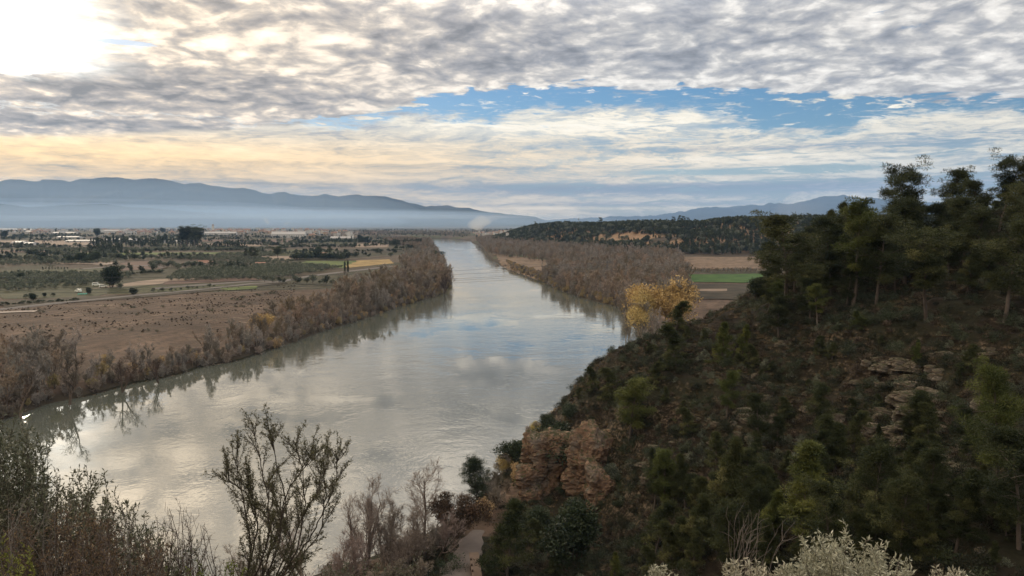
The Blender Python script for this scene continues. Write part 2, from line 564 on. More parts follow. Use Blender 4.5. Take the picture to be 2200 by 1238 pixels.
def cw(x, y, z):
    CTRL.append(np.array([x, y, z], float))


for q in [(1062, 1012, 150), (1110, 962, 156), (1150, 930, 152), (1200, 893, 150), (1235, 850, 150), (1272, 802, 152), (1330, 790, 156), (1385, 772, 160),
          (1440, 742, 165), (1500, 700, 166), (1560, 662, 166), (1620, 625, 160), (1690, 655, 132), (1760, 640, 138), (1830, 662, 124), (1880, 640, 130), (1990, 690, 108),
          (2055, 560, 135), (1960, 520, 150), (1850, 560, 150), (1740, 590, 155), (2150, 470, 140), (2260, 440, 130), (2200, 560, 115), (2200, 700, 92),
          (1600, 760, 125), (1450, 820, 120), (1700, 820, 108), (1850, 800, 100), (2000, 800, 92), (2150, 800, 84), (1340, 870, 124), (1500, 930, 106),
          (1650, 930, 97), (1800, 930, 89), (1950, 940, 82), (2100, 940, 75), (1400, 1000, 104), (1550, 1040, 90), (1700, 1050, 80), (1850, 1060, 73), (2000, 1060, 67), (2180, 1040, 60),
          (1500, 1150, 80), (1650, 1160, 69), (1800, 1170, 62), (1950, 1170, 57), (2150, 1150, 52), (1350, 1140, 98), (1400, 1220, 84), (1600, 1236, 66), (1250, 1200, 98), (1180, 1236, 92),
          (1230, 945, 131), (1165, 955, 134), (1300, 940, 127), (1250, 1135, 107), (1190, 1110, 112), (1320, 1120, 103), (1130, 1060, 128), (1090, 1080, 122), (1170, 1060, 122),
          (1370, 900, 118), (1320, 985, 118)]:
    cp(*q)
for q in [(-6, 118, 1.2), (-9, 108, 2.4), (-7, 96, 4.0), (-5, 86, 5.6), (-2, 76, 7.2), (-14, 92, 2.6), (-24, 92, 1.6), (-30, 84, 2.4), (-48, 80, 2.0), (-70, 70, 2.2), (-90, 55, 3), (1, 104, 3.6), (-2, 124, 1.8), (-3, 136, 0.8),
          (-10, 76, 5), (-25, 70, 6), (-45, 60, 8), (-20, 50, 14), (0, 60, 11), (12, 56, 14), (0, 40, 21), (-20, 35, 24), (-40, 35, 22), (0, 20, 36), (-15, 18, 37), (15, 20, 36), (30, 20, 36), (30, 40, 24), (45, 30, 32), (60, 40, 30), (60, 20, 40),
          (0, 10, 43.5), (-8, 8, 44.5), (8, 9, 44), (0, 5, 46.6), (-4, 4, 47.2), (4, 4, 47.2), (0, 0, 48.4), (-8, -2, 49), (8, -2, 49), (0, -20, 52), (-30, -10, 50), (40, -10, 52), (-80, 0, 45), (90, 20, 46), (110, 60, 50), (130, 90, 56),
          (-100, 20, 20), (-80, 30, 18), (150, 130, 58), (130, 160, 50), (190, 160, 56), (220, 60, 66), (220, -10, 66), (-80, -20, 52),
          # water edge behind and beside the spur
          (-12, 140, -4), (-25, 120, -4), (-45, 108, -4), (-80, 100, -5), (-120, 90, -5), (2, 170, -1), (15, 205, -1), (30, 240, -0.5), (45, 285, 0), (-20, 170, -8), (0, 215, -8), (15, 260, -8), (-60, 140, -9), (-100, 150, -9), (-110, 240, -9), (-40, 260, -9), (20, 340, -8),
          (60, 330, 0.5), (60, 290, 3), (52, 255, 5), (40, 225, 6), (25, 190, 7), (14, 172, 6), (60, 220, 16), (80, 200, 30), (90, 240, 20), (75, 270, 8), (80, 310, 1), (100, 340, 0), (100, 290, 8), (130, 260, 22), (130, 210, 38), (160, 200, 46), (190, 230, 40), (160, 290, 12), (200, 300, 14), (150, 350, 0), (240, 340, 2), (240, 240, 40), (70, 380, -2), (130, 400, -3), (200, 400, -3), (260, 400, -3)]:
    cw(*q)
CTRL = np.array(CTRL)


def tps_fit(C, lam=0.5):
    X = C[:, :2] / 50
    n = len(X)
    r = np.linalg.norm(X[:, None] - X[None], axis=2)
    Km = np.where(r > 0, r * r * np.log(r + 1e-12), 0) + lam * 0.002 * np.eye(n)
    Pm = np.c_[np.ones(n), X]
    A = np.block([[Km, Pm], [Pm.T, np.zeros((3, 3))]])
    return np.linalg.solve(A, np.r_[C[:, 2], 0, 0, 0])


TW = tps_fit(CTRL)


def tps(x, y):
    shp = np.shape(x)
    X = np.stack([np.ravel(x), np.ravel(y)], 1) / 50
    out = np.zeros(len(X))
    C = CTRL[:, :2] / 50
    for s in range(0, len(X), 20000):
        Q = X[s:s + 20000]
        r2 = ((Q[:, None] - C[None]) ** 2).sum(2)
        out[s:s + 20000] = (0.5 * r2 * np.log(r2 + 1e-12)) @ TW[:-3] + TW[-3] + Q @ TW[-2:]
    return out.reshape(shp)


# world x of the path centre line, used to keep the hillside flat there
PATH = np.array([(4, 64, 9.2), (-1.5, 72, 7.6), (-4.8, 80, 6.2), (-6.6, 88, 4.9), (-7.2, 95, 3.9), (-6.7, 102, 3.1), (-5.7, 108, 2.6), (-5.0, 114, 2.4), (-4.4, 119, 2.3)])


def path_d(x, y):
    d = np.full(np.shape(x), 1e9); zc = np.zeros(np.shape(x))
    for a, b in zip(PATH[:-1], PATH[1:]):
        ab = (b - a)[:2]
        t = np.clip(((x - a[0]) * ab[0] + (y - a[1]) * ab[1]) / (ab @ ab), 0, 1)
        dd = np.hypot(x - a[0] - t * ab[0], y - a[1] - t * ab[1])
        z = a[2] + t * (b[2] - a[2])
        zc = np.where(dd < d, z, zc); d = np.minimum(d, dd)
    return d, zc


HX = np.arange(-124, 262, 1.0); HY = np.arange(-24, 404, 1.0)
GXm, GYm = np.meshgrid(HX, HY)
HZ = tps(GXm, GYm)
# relief: ribs, ledges and small roughness on the slopes
_gy, _gx = np.gradient(HZ)
_sl = np.hypot(_gx, _gy)
_n1 = fbm(GXm / 22, GYm / 22, 5, 21) - 0.5
_n2 = fbm(GXm / 6, GYm / 6, 3, 33) - 0.5
_far = sst(np.hypot(GXm, GYm), 12, 40)
HZ += (_n1 * 7.0 * sst(_sl, 0.05, 0.5) + _n2 * 2.0 * sst(_sl, 0.1, 0.5)) * _far
# ledges follow the contour lines (hard beds of rock)
_st = 3.6
_ph = (HZ + 16 * (fbm(GXm / 28, GYm / 28, 3, 4) - .5)) / _st
_led = (_ph - np.floor(_ph))
_lm = sst(fbm(GXm / 30, GYm / 30, 3, 71), 0.42, 0.6) * sst(_sl, 0.2, 0.5) * _far
HZ += _lm * _st * 0.5 * (sst(_led, 0.30, 0.62) - _led)
_pd, _pz = path_d(GXm, GYm)
_pk = 1 - sst(_pd, 3.4, 7.0)
HZ = HZ * (1 - _pk) + _pz * _pk
_sdh = river_sd(GXm, GYm)
HZ = np.where(_sdh < 0, np.minimum(HZ, -0.15 - 0.3 * np.minimum(-_sdh, 20)), HZ)
HZ = np.where((_sdh >= 0) & (_sdh < 6) & (GYm < 300), np.maximum(HZ, 0.12 + 0.12 * _sdh), HZ)


def hill(x, y):
    fx = np.clip((np.asarray(x, float) - HX[0]), 0, len(HX) - 1.001); fy = np.clip((np.asarray(y, float) - HY[0]), 0, len(HY) - 1.001)
    i = fx.astype(int); j = fy.astype(int); u = fx - i; v = fy - j
    z = (HZ[j, i] * (1 - u) + HZ[j, i + 1] * u) * (1 - v) + (HZ[j + 1, i] * (1 - u) + HZ[j + 1, i + 1] * u) * v
    out = (np.asarray(x) < HX[0]) | (np.asarray(x) > HX[-1]) | (np.asarray(y) < HY[0]) | (np.asarray(y) > HY[-1])
    return np.where(out, -50, z)


def ground(x, y):
    return np.maximum(valley(x, y), hill(x, y))


def hit(px, py, tmin=8, tmax=420):
    """first point of the hillside along the view ray"""
    d = ray(px, py); d = d / d[1]
    t = np.arange(tmin, tmax, 0.5)
    X = d[0] * t; Z = EYE + d[2] * t
    k = np.nonzero(hill(X, t) > Z)[0]
    if len(k) == 0:
        return None
    k = k[0]
    return np.array([X[k], t[k], float(hill(X[k], t[k]))])


def gnd(px, py):
    """point of the plain under a photo pixel"""
    z = 4.0
    for _ in range(8):
        g = Gz(px, py, z)
        z = float(valley(np.array([g[0]]), np.array([g[1]]))[0])
    return np.array([g[0], g[1], z])


def grid_mesh(name, X, Y, Z, m, smooth=True):
    r, c = X.shape
    i = np.arange(r - 1)[:, None] * c; j = np.arange(c - 1)[None]
    q = np.stack([i + j, i + j + 1, i + c + j + 1, i + c + j], -1).reshape(-1, 4)
    return mesh_np(name, np.stack([X, Y, Z], -1).reshape(-1, 3), [q], m, smooth=smooth)


def mat_hillside():
    m, K, bs, out = mat('hillside_soil', 0.95, 0.1)
    g = K.new('ShaderNodeNewGeometry')
    pos = g.outputs['Position']
    sp = K.new('ShaderNodeSeparateXYZ'); K.put(sp.inputs[0], g.outputs['Normal'])
    pz = K.new('ShaderNodeSeparateXYZ'); K.put(pz.inputs[0], pos)
    st = K.vm('MULTIPLY', pos, (0.5, 0.5, 2.2))
    n1 = K.noise(st, 0.8, 8, 0.65)
    n2 = K.noise(pos, 0.09, 5, 0.6)
    n3 = K.noise(pos, 1.9, 5, 0.7)
    soil = K.ramp(n1, [(0.3, (0.010, 0.009, 0.006)), (0.55, (0.022, 0.017, 0.012)), (0.75, (0.056, 0.044, 0.032))])
    grass = K.ramp(n3, [(0.3, (0.011, 0.012, 0.007)), (0.7, (0.028, 0.027, 0.015))])
    c = K.mix(K.rng(n2, 0.42, 0.6), soil, grass)
    rock = K.ramp(n1, [(0.32, (0.07, 0.045, 0.028)), (0.5, (0.13, 0.095, 0.065)), (0.62, (0.22, 0.17, 0.125)), (0.8, (0.12, 0.105, 0.085))])
    steep = K.rng(sp.outputs[2], 0.80, 0.58)
    steep = K.m('MULTIPLY', steep, K.rng(n3, 0.46, 0.66))
    c = K.mix(steep, c, rock)
    K.put(bs.inputs['Base Color'], c)
    bp = K.new('ShaderNodeBump'); bp.inputs['Strength'].default_value = 0.9; bp.inputs['Distance'].default_value = 0.5
    K.put(bp.inputs['Height'], n1); K.put(bs.inputs['Normal'], bp.outputs[0])
    return m


def mat_ground():
    m, K, bs, out = mat('plain_soil', 0.95, 0.1)
    g = K.new('ShaderNodeNewGeometry')
    pos = g.outputs['Position']
    sp = K.new('ShaderNodeSeparateXYZ'); K.put(sp.inputs[0], pos)
    sn = K.new('ShaderNodeSeparateXYZ'); K.put(sn.inputs[0], g.outputs['Normal'])
    b = K.noise(pos, 0.03, 6, 0.65)
    d = K.noise(pos, 0.35, 5, 0.7)
    # patchwork of fields
    wv = K.vm('SUBTRACT', K.noise(pos, 0.006, 2, 0.5, color=True), (0.5, 0.5, 0.5))
    fp = K.vm('MULTIPLY', K.vm('ADD', pos, K.vm('SCALE', wv, scale=60.0)), (1.0, 0.8, 0.0))
    rt = K.new('ShaderNodeVectorRotate', rotation_type='Z_AXIS'); rt.inputs['Angle'].default_value = 0.35; K.put(rt.inputs['Vector'], fp)
    vo = K.new('ShaderNodeTexVoronoi', distance='CHEBYCHEV'); vo.inputs['Scale'].default_value = 1 / 120; K.put(vo.inputs['Vector'], rt.outputs[0])
    sc = K.new('ShaderNodeSeparateColor'); K.put(sc.inputs[0], vo.outputs['Color'])
    fld = K.ramp(sc.outputs[0], [(0.0, (0.085, 0.06, 0.045)), (0.18, (0.14, 0.10, 0.075)), (0.33, (0.06, 0.065, 0.035)), (0.5, (0.11, 0.085, 0.06)), (0.62, (0.05, 0.055, 0.03)), (0.74, (0.20, 0.155, 0.11)), (0.84, (0.09, 0.11, 0.04)), (0.93, (0.16, 0.12, 0.09))], 'CONSTANT')
    fld = K.mix(K.m('MULTIPLY', b, 1.0), fld, (0.055, 0.048, 0.033))
    brown = K.ramp(b, [(0.3, (0.050, 0.035, 0.026)), (0.5, (0.100, 0.068, 0.050)), (0.7, (0.170, 0.118, 0.086))])
    far = K.rng(K.m('ADD', sp.outputs[1], K.m('MULTIPLY', sp.outputs[0], -0.30)), 545, 560)
    c = K.mix(far, brown, fld)
    c = K.mix(K.m('MULTIPLY', K.rng(d, 0.46, 0.66), 0.75), c, (0.04, 0.033, 0.022))
    wsc = K.new('ShaderNodeTexWave'); wsc.inputs['Scale'].default_value = 0.045; wsc.inputs['Distortion'].default_value = 3.0; wsc.inputs['Detail'].default_value = 3; K.put(wsc.inputs['Vector'], rt.outputs[0])
    c = K.mix(K.m('MULTIPLY', wsc.outputs['Fac'], 0.35), c, (0.05, 0.04, 0.028))
    c = K.mix(K.m('MULTIPLY', K.rng(K.noise(K.vm('MULTIPLY', pos, (0.05, 0.25, 1)), 1.0, 5, 0.7), 0.60, 0.70), 0.8), c, (0.27, 0.21, 0.15))
    rock = K.ramp(d, [(0.3, (0.16, 0.10, 0.06)), (0.7, (0.34, 0.24, 0.155))])
    c = K.mix(K.m('MULTIPLY', K.rng(sn.outputs[2], 0.965, 0.93), K.rng(sp.outputs[2], 8.0, 12.0)), c, rock)
    c = K.mix(K.rng(sp.outputs[2], 2.4, 1.2), c, (0.045, 0.036, 0.025))
    K.put(bs.inputs['Base Color'], c)
    bp = K.new('ShaderNodeBump'); bp.inputs['Strength'].default_value = 0.7; bp.inputs['Distance'].default_value = 0.8
    K.put(bp.inputs['Height'], d); K.put(bs.inputs['Normal'], bp.outputs[0])
    return m


def mat_water():
    m, K, bs, out = mat('river_water', 0.03, 0.5)
    pos = K.new('ShaderNodeNewGeometry').outputs['Position']
    n = K.noise(pos, 0.02, 3, 0.5)
    K.put(bs.inputs['Base Color'], K.mix(n, (0.070, 0.080, 0.064), (0.105, 0.113, 0.092)))
    bs.inputs['IOR'].default_value = 2.4
    # ripples of the current: patches of short waves between slick water
    w1 = K.noise(K.vm('MULTIPLY', pos, (0.42, 0.42, 1)), 1.0, 4, 0.6, 0.2)
    w2 = K.noise(K.vm('MULTIPLY', pos, (0.09, 0.11, 1)), 1.0, 4, 0.6, 0.2)
    w3 = K.noise(K.vm('MULTIPLY', pos, (0.9, 1.6, 1)), 1.3, 3, 0.6)
    patch = K.rng(K.noise(K.vm('MULTIPLY', pos, (0.022, 0.022, 1)), 1.0, 6, 0.68, 0.3), 0.42, 0.62, 0.15, 1.0)
    hgt = K.m('ADD', K.m('MULTIPLY', w1, 0.07), K.m('MULTIPLY', w2, 0.12))
    hgt = K.m('ADD', hgt, K.m('MULTIPLY', w3, 0.018))
    sx = K.new('ShaderNodeSeparateXYZ'); K.put(sx.inputs[0], pos)
    calm = K.rng(K.m('ADD', sx.outputs[0], K.m('MULTIPLY', sx.outputs[1], 0.5)), -25, 70, 0.10, 1.0)
    hgt = K.m('MULTIPLY', K.m('MULTIPLY', hgt, patch), calm)
    bp = K.new('ShaderNodeBump'); bp.inputs['Strength'].default_value = 1.0; bp.inputs['Distance'].default_value = 0.55
    K.put(bp.inputs['Height'], hgt); K.put(bs.inputs['Normal'], bp.outputs[0])
    K.put(bs.inputs['Roughness'], K.m('MULTIPLY_ADD', K.m('MULTIPLY', patch, calm), 0.06, 0.012))
    return m


put('hillside', grid_mesh('hillside', GXm, GYm, HZ, mat_hillside()), kind='structure')

_r = np.exp(np.linspace(math.log(70), math.log(13500), 620))
_az = np.linspace(math.radians(-56), math.radians(56), 760)
_R, _A = np.meshgrid(_r, _az, indexing='ij')
GX2, GY2 = _R * np.sin(_A), _R * np.cos(_A)
GZ2 = valley(GX2, GY2)
_hh = hill(GX2, GY2)
GZ2 = np.where((_hh > GZ2 + 1.0), -3.0, GZ2)
put('ground', grid_mesh('ground', GX2, GY2, GZ2, mat_ground()), kind='structure')
# the land far beyond and behind the camera, one wide sheet just below
_w = [(-60000, -3000), (60000, -3000), (60000, 80000), (-60000, 80000)]
put('terrain', mesh_np('terrain', [(x, y, -4.0) for x, y in _w], [[(0, 1, 2, 3)]], MATS['plain_soil']), kind='structure')
_wx0, _wx1 = RIVER[:, 0].min() - 20, RIVER[:, 0].max() + 30
put('water', mesh_np('water', [(_wx0, -80, 0), (_wx1, -80, 0), (_wx1, 2700, 0), (_wx0, 2700, 0)], [[(0, 1, 2, 3)]], mat_water()), kind='structure')

# ------------------------------------------------------------------ mountains and air
def mat_mountain():
    m, K, bs, out = mat('mountain_scrub', 0.95, 0.05)
    pos = K.new('ShaderNodeNewGeometry').outputs['Position']
    n = K.noise(pos, 0.0025, 8, 0.65)
    K.put(bs.inputs['Base Color'], K.ramp(n, [(0.3, (0.02, 0.025, 0.02)), (0.6, (0.05, 0.052, 0.04)), (0.8, (0.11, 0.105, 0.09))]))
    return m


M_MOUNT = mat_mountain()


def mountain(prof, dist, depth, seed, rough=1.0, base=5.0, name='mountains'):
    """a range whose crest runs along prof = [(px, py)], with spurs running down towards the valley"""
    pts = [sph(*q) for q in prof]
    az = np.linspace(pts[0][0], pts[-1][0], 520)
    el = np.interp(az, [p[0] for p in pts], [p[1] for p in pts])
    t = np.concatenate([np.linspace(0, 1, 46), 1 + np.linspace(0.06, 1, 14)])
    T, A = np.meshgrid(t, az, indexing='ij')
    E = np.broadcast_to(el, T.shape)
    R = dist - depth + depth * T
    crest = EYE + dist * np.tan(E)
    X = R * np.sin(A); Y = R * np.cos(A)
    sp = fbm(X / (900 * rough), Y / (2600 * rough), 5, seed) * 0.75 + fbm(X / 260, Y / 600, 4, seed + 5) * 0.25
    f = np.where(T <= 1, T ** 1.25, 1 - (T - 1))
    Z = base + (crest - base) * f * (1 - 1.15 * (1 - sp) * np.clip(1 - T, 0, 1)) - 30 * (f <= 0)
    Z += (fbm(X / 180, Y / 180, 4, seed + 2) - 0.5) * 46 * rough * np.clip(1 - abs(T - 1) * 0.4, 0, 1)
    Z[0] = -40; Z[-1] = -40
    put(name, grid_mesh(name, X, Y, Z, M_MOUNT), kind='structure')


PROF_L = [(-900, 420), (-500, 398), (-250, 405), (-60, 392), (0, 391), (15, 386), (60, 388), (85, 391), (90, 387), (120, 386), (150, 390), (170, 384), (175, 382), (230, 383), (255, 380), (290, 387), (320, 384), (335, 384), (370, 389), (395, 396), (430, 394), (445, 396), (490, 403), (520, 404), (545, 408), (585, 418), (600, 413), (612, 412), (625, 417), (660, 420), (685, 420), (697, 416), (730, 423), (762, 419), (790, 421), (822, 421), (850, 428), (880, 437), (915, 444), (960, 442), (1005, 447), (1045, 455), (1080, 459), (1115, 463), (1150, 466), (1175, 474), (1210, 479)]
mountain(PROF_L, 12500, 5200, 11)
# nearer, lower ridge standing in the mist
mountain([(-700, 452), (-200, 440), (0, 438), (60, 446), (140, 440), (230, 440), (300, 446), (420, 454), (500, 461), (560, 470), (600, 479)], 9000, 1500, 31, 0.5)
mountain([(1010, 478), (1150, 473), (1265, 469), (1310, 466), (1420, 463), (1440, 458), (1480, 452), (1500, 446), (1550, 446), (1580, 443), (1640, 441), (1655, 436), (1695, 439), (1740, 430), (1770, 421), (1800, 420), (1812, 419), (1850, 427), (1870, 424), (1900, 427), (2000, 436), (2200, 452), (2500, 466), (2800, 474)], 24000, 8000, 47, 2.0)


def vol_mat(name, col, dens, aniso=0.0):
    m = bpy.data.materials.new(name)
    m.use_nodes = True
    nt = m.node_tree
    nt.nodes.clear()
    out = nt.nodes.new('ShaderNodeOutputMaterial')
    v = nt.nodes.new('ShaderNodeVolumePrincipled')
    v.inputs['Color'].default_value = tuple(col) + (1,)
    v.inputs['Density'].default_value = dens
    v.inputs['Anisotropy'].default_value = aniso
    nt.links.new(v.outputs[0], out.inputs['Volume'])
    return m


def outward(me):
    import bmesh
    bm = bmesh.new(); bm.from_mesh(me)
    bmesh.ops.recalc_face_normals(bm, faces=bm.faces[:])
    bm.to_mesh(me); bm.free()
    return me


_hb = MB()
_hb.box((0, 13000, 697), (52000, 34000, 1406))     # from 6 m below the water to above the highest crest
put('haze', outward(_hb.build('haze', vol_mat('haze_air', (0.36, 0.60, 1.0), 3.6e-5))), kind='stuff')


def ellipsoid(mb, c, r, k=24, a=0.5, lump=0.0, seed=0):
    u = np.linspace(0, np.pi, k // 2 + 1); w = np.arange(k) * 2 * np.pi / k
    Uu, Ww = np.meshgrid(u, w, indexing='ij')
    d = np.stack([np.sin(Uu) * np.cos(Ww), np.sin(Uu) * np.sin(Ww), np.cos(Uu)], -1)
    s = 1.0
    if lump:
        s = 1 + lump * (np.array([mnoise.noise(Vector(q) * 2.2 + Vector((seed, 0, 0))) for q in d.reshape(-1, 3)]).reshape(Uu.shape))[..., None]
    v = (d * s * np.array(r) + np.array(c)).reshape(-1, 3)
    i = np.arange(k // 2)[:, None] * k; j = np.arange(k)[None]; jn = (j + 1) % k
    mb.add(v, np.stack([i + j, i + k + j, i + k + jn, i + jn], -1).reshape(-1, 4), a)


M_MISTB = vol_mat('low_mist_air', (0.80, 0.90, 1.0), 3.0e-4)
M_MIST = vol_mat('mist_air', (0.58, 0.77, 1.0), 2.0e-4)
for c, r in [((-3000, 5400, 10), (4200, 1700, 170)), ((-5600, 8600, 150), (4600, 1500, 430)), ((-5200, 7200, 60), (4200, 2600, 190)), ((-2600, 7800, 150), (2600, 900, 45)), ((-2400, 9000, 80), (3000, 1500, 130)), ((-5600, 9000, 200), (3200, 1300, 150))]:
    b = MB(); ellipsoid(b, (0, 0, 0), r, 40)
    put('mist', outward(b.build('mist', M_MIST, smooth=True)), loc=c, kind='stuff')

for c, r in [((-1900, 6300, 105), (2300, 500, 22)), ((-5200, 6600, 95), (1800, 700, 30))]:
    b = MB(); ellipsoid(b, (0, 0, 0), r, 40)
    put('mist', outward(b.build('mist', M_MISTB, smooth=True)), loc=c, kind='stuff')

# ------------------------------------------------------------------ plant builders
def unit(v):
    return v / (np.linalg.norm(v, axis=-1, keepdims=True) + 1e-9)


def slivers(mb, base, dirs, length, width, rg, tint):
    """thin triangles, one per row"""
    n = len(base)
    side = unit(np.cross(dirs, unit(rg.normal(size=(n, 3)))))
    L = np.broadcast_to(length, (n,))[:, None]; W = np.broadcast_to(width, (n,))[:, None]
    v = np.stack([base - side * W / 2, base + side * W / 2, base + dirs * L], 1).reshape(-1, 3)
    f = np.arange(n * 3).reshape(-1, 3)
    mb.add(v, f, np.repeat(np.broadcast_to(tint, (n,)), 3))


def leaves(mb, base, dirs, length, width, rg, tint):
    """diamond leaves folded a little along the rib"""
    n = len(base)
    side = unit(np.cross(dirs, unit(rg.normal(size=(n, 3)))))
    nor = np.cross(side, dirs)
    L = np.broadcast_to(length, (n,))[:, None]; W = np.broadcast_to(width, (n,))[:, None]
    mid = base + dirs * L * 0.48
    v = np.stack([base, mid + side * W / 2 + nor * W * 0.15, base + dirs * L, mid - side * W / 2 + nor * W * 0.15], 1).reshape(-1, 3)
    f = np.arange(n * 4).reshape(-1, 4)
    mb.add(v, f, np.repeat(np.broadcast_to(tint, (n,)), 4))


def rot_off(d, ang, az):
    """unit vector at angle ang from d, at azimuth az"""
    ref = np.array([0, 0, 1.0]) if abs(d[2]) < 0.9 else np.array([1.0, 0, 0])
    u = unit(np.cross(d, ref)); w = np.cross(d, u)
    return unit(d * math.cos(ang) + (u * math.cos(az) + w * math.sin(az)) * math.sin(ang))


def bend(pos, d, length, n, wob, up, rg):
    pts = [np.array(pos, float)]
    ds = [d]
    for i in range(n):
        d = unit(d + rg.normal(size=3) * wob + np.array([0, 0, up]))
        pts.append(pts[-1] + d * length / n)
        ds.append(d)
    return np.array(pts), ds


def bare_tree(seed, H=14.0, stems=1, spread=0.6, first=0.2, nl=(9, 5, 4), twigs=18, tw=0.05, tl=0.9, up=0.12, wob=0.13, thick=0.022, lean=(0, 0), fuzz=None, leaf=None):
    """leafless tree: returns (trunk builder, crown builder)"""
    rg = np.random.default_rng(seed)
    tr, cr = MB(), MB()
    tips = []; tdirs = []
    for s in range(stems):
        d0 = unit(np.array([lean[0] + rg.normal() * (0.10 if stems == 1 else 0.30), lean[1] + rg.normal() * (0.10 if stems == 1 else 0.30), 1.0]))
        b0 = np.array([rg.normal() * 0.15 * (stems > 1), rg.normal() * 0.15 * (stems > 1), -0.3])
        p0, dd0 = bend(b0, d0, H * rg.uniform(0.72, 0.88), 9, wob * 0.6, up * 0.6, rg)
        r0 = H * thick * np.linspace(1, 0.16, 10)
        tr.tube(p0, r0, 7, a=rg.uniform(0.3, 0.7))
        for i in range(nl[0]):
            t = first + (1 - first) * (i + rg.random()) / nl[0]
            k = min(int(t * 9), 8)
            q = p0[k] + (p0[k + 1] - p0[k]) * (t * 9 - k)
            d1 = rot_off(dd0[k], rg.uniform(0.45, 1.0) * spread * 1.5, rg.uniform(0, 6.283))
            l1 = H * rg.uniform(0.28, 0.44) * (1.15 - 0.6 * t) * (0.7 + spread * 0.5)
            r1 = r0[k] * rg.uniform(0.4, 0.62)
            p1, dd1 = bend(q, d1, l1, 6, wob, up, rg)
            (cr).tube(p1, r1 * np.linspace(1, 0.25, 7), 5, a=rg.uniform(0.3, 0.7))
            for j in range(nl[1]):
                t2 = 0.2 + 0.8 * (j + rg.random()) / nl[1]
                k2 = min(int(t2 * 6), 5)
                q2 = p1[k2] + (p1[k2 + 1] - p1[k2]) * (t2 * 6 - k2)
                d2 = rot_off(dd1[k2], rg.uniform(0.35, 0.95), rg.uniform(0, 6.283))
                l2 = l1 * rg.uniform(0.34, 0.6) * (1.2 - 0.6 * t2)
                r2 = max(r1 * (1 - 0.7 * t2) * 0.55, 0.006)
                p2, dd2 = bend(q2, d2, l2, 4, wob * 1.3, up, rg)
                cr.tube(p2, r2 * np.linspace(1, 0.3, 5), 3, a=rg.uniform(0.3, 0.8))
                for m in range(nl[2]):
                    t3 = 0.15 + 0.85 * (m + rg.random()) / nl[2]
                    k3 = min(int(t3 * 4), 3)
                    q3 = p2[k3] + (p2[k3 + 1] - p2[k3]) * (t3 * 4 - k3)
                    d3 = rot_off(dd2[k3], rg.uniform(0.3, 0.9), rg.uniform(0, 6.283))
                    l3 = l2 * rg.uniform(0.4, 0.7)
                    p3, _ = bend(q3, d3, l3, 2, wob, up, rg)
                    cr.tube(p3, max(r2 * 0.45, 0.005) * np.array([1, .7, .4]), 3, a=rg.uniform(0.4, 0.9))
                    w_ = rg.random((twigs, 1))
                    tips.append(p3[0] * (1 - w_) + p3[2] * w_)
                    tdirs.append(unit(d3 + rg.normal(size=(twigs, 3)) * 0.55 + np.array([0, 0, up * 1.5])))
    B = np.concatenate(tips); Dd = np.concatenate(tdirs)
    n = len(B)
    slivers(cr, B, Dd, rg.uniform(0.45, 1.1, n) * tl, tw * rg.uniform(0.6, 1.2, n), rg, np.clip(rg.normal(0.6, 0.18, n), 0, 1))
    if leaf:
        k = rg.integers(0, n, leaf[0])
        leaves(cr, B[k] + Dd[k] * tl * rg.random((leaf[0], 1)), unit(rg.normal(size=(leaf[0], 3)) - [0, 0, .5]), leaf[1], leaf[1] * 0.7, rg, 1.0)
    return tr, cr


def clumps(mb, C, R, n, ll, lw, rg, tint, upb=0.35, flat=0.75, diamond=False):
    """needle / leaf clumps round the centres C"""
    k = len(C)
    d = unit(rg.normal(size=(k * n, 3)) + np.array([0, 0, upb]))
    rr = rg.random((k * n, 1)) ** 0.5
    base = np.repeat(C, n, axis=0) + d * rr * np.repeat(np.broadcast_to(R, (k,)), n)[:, None] * np.array([1, 1, flat])
    dirs = unit(d + rg.normal(size=(k * n, 3)) * 0.5 + np.array([0, 0, 0.2]))
    tt = np.clip(np.repeat(np.broadcast_to(tint, (k,)), n) + rg.normal(0, 0.12, k * n), 0, 1)
    (leaves if diamond else slivers)(mb, base, dirs, rg.uniform(0.6, 1.2, k * n) * ll, lw * rg.uniform(0.7, 1.3, k * n), rg, tt)


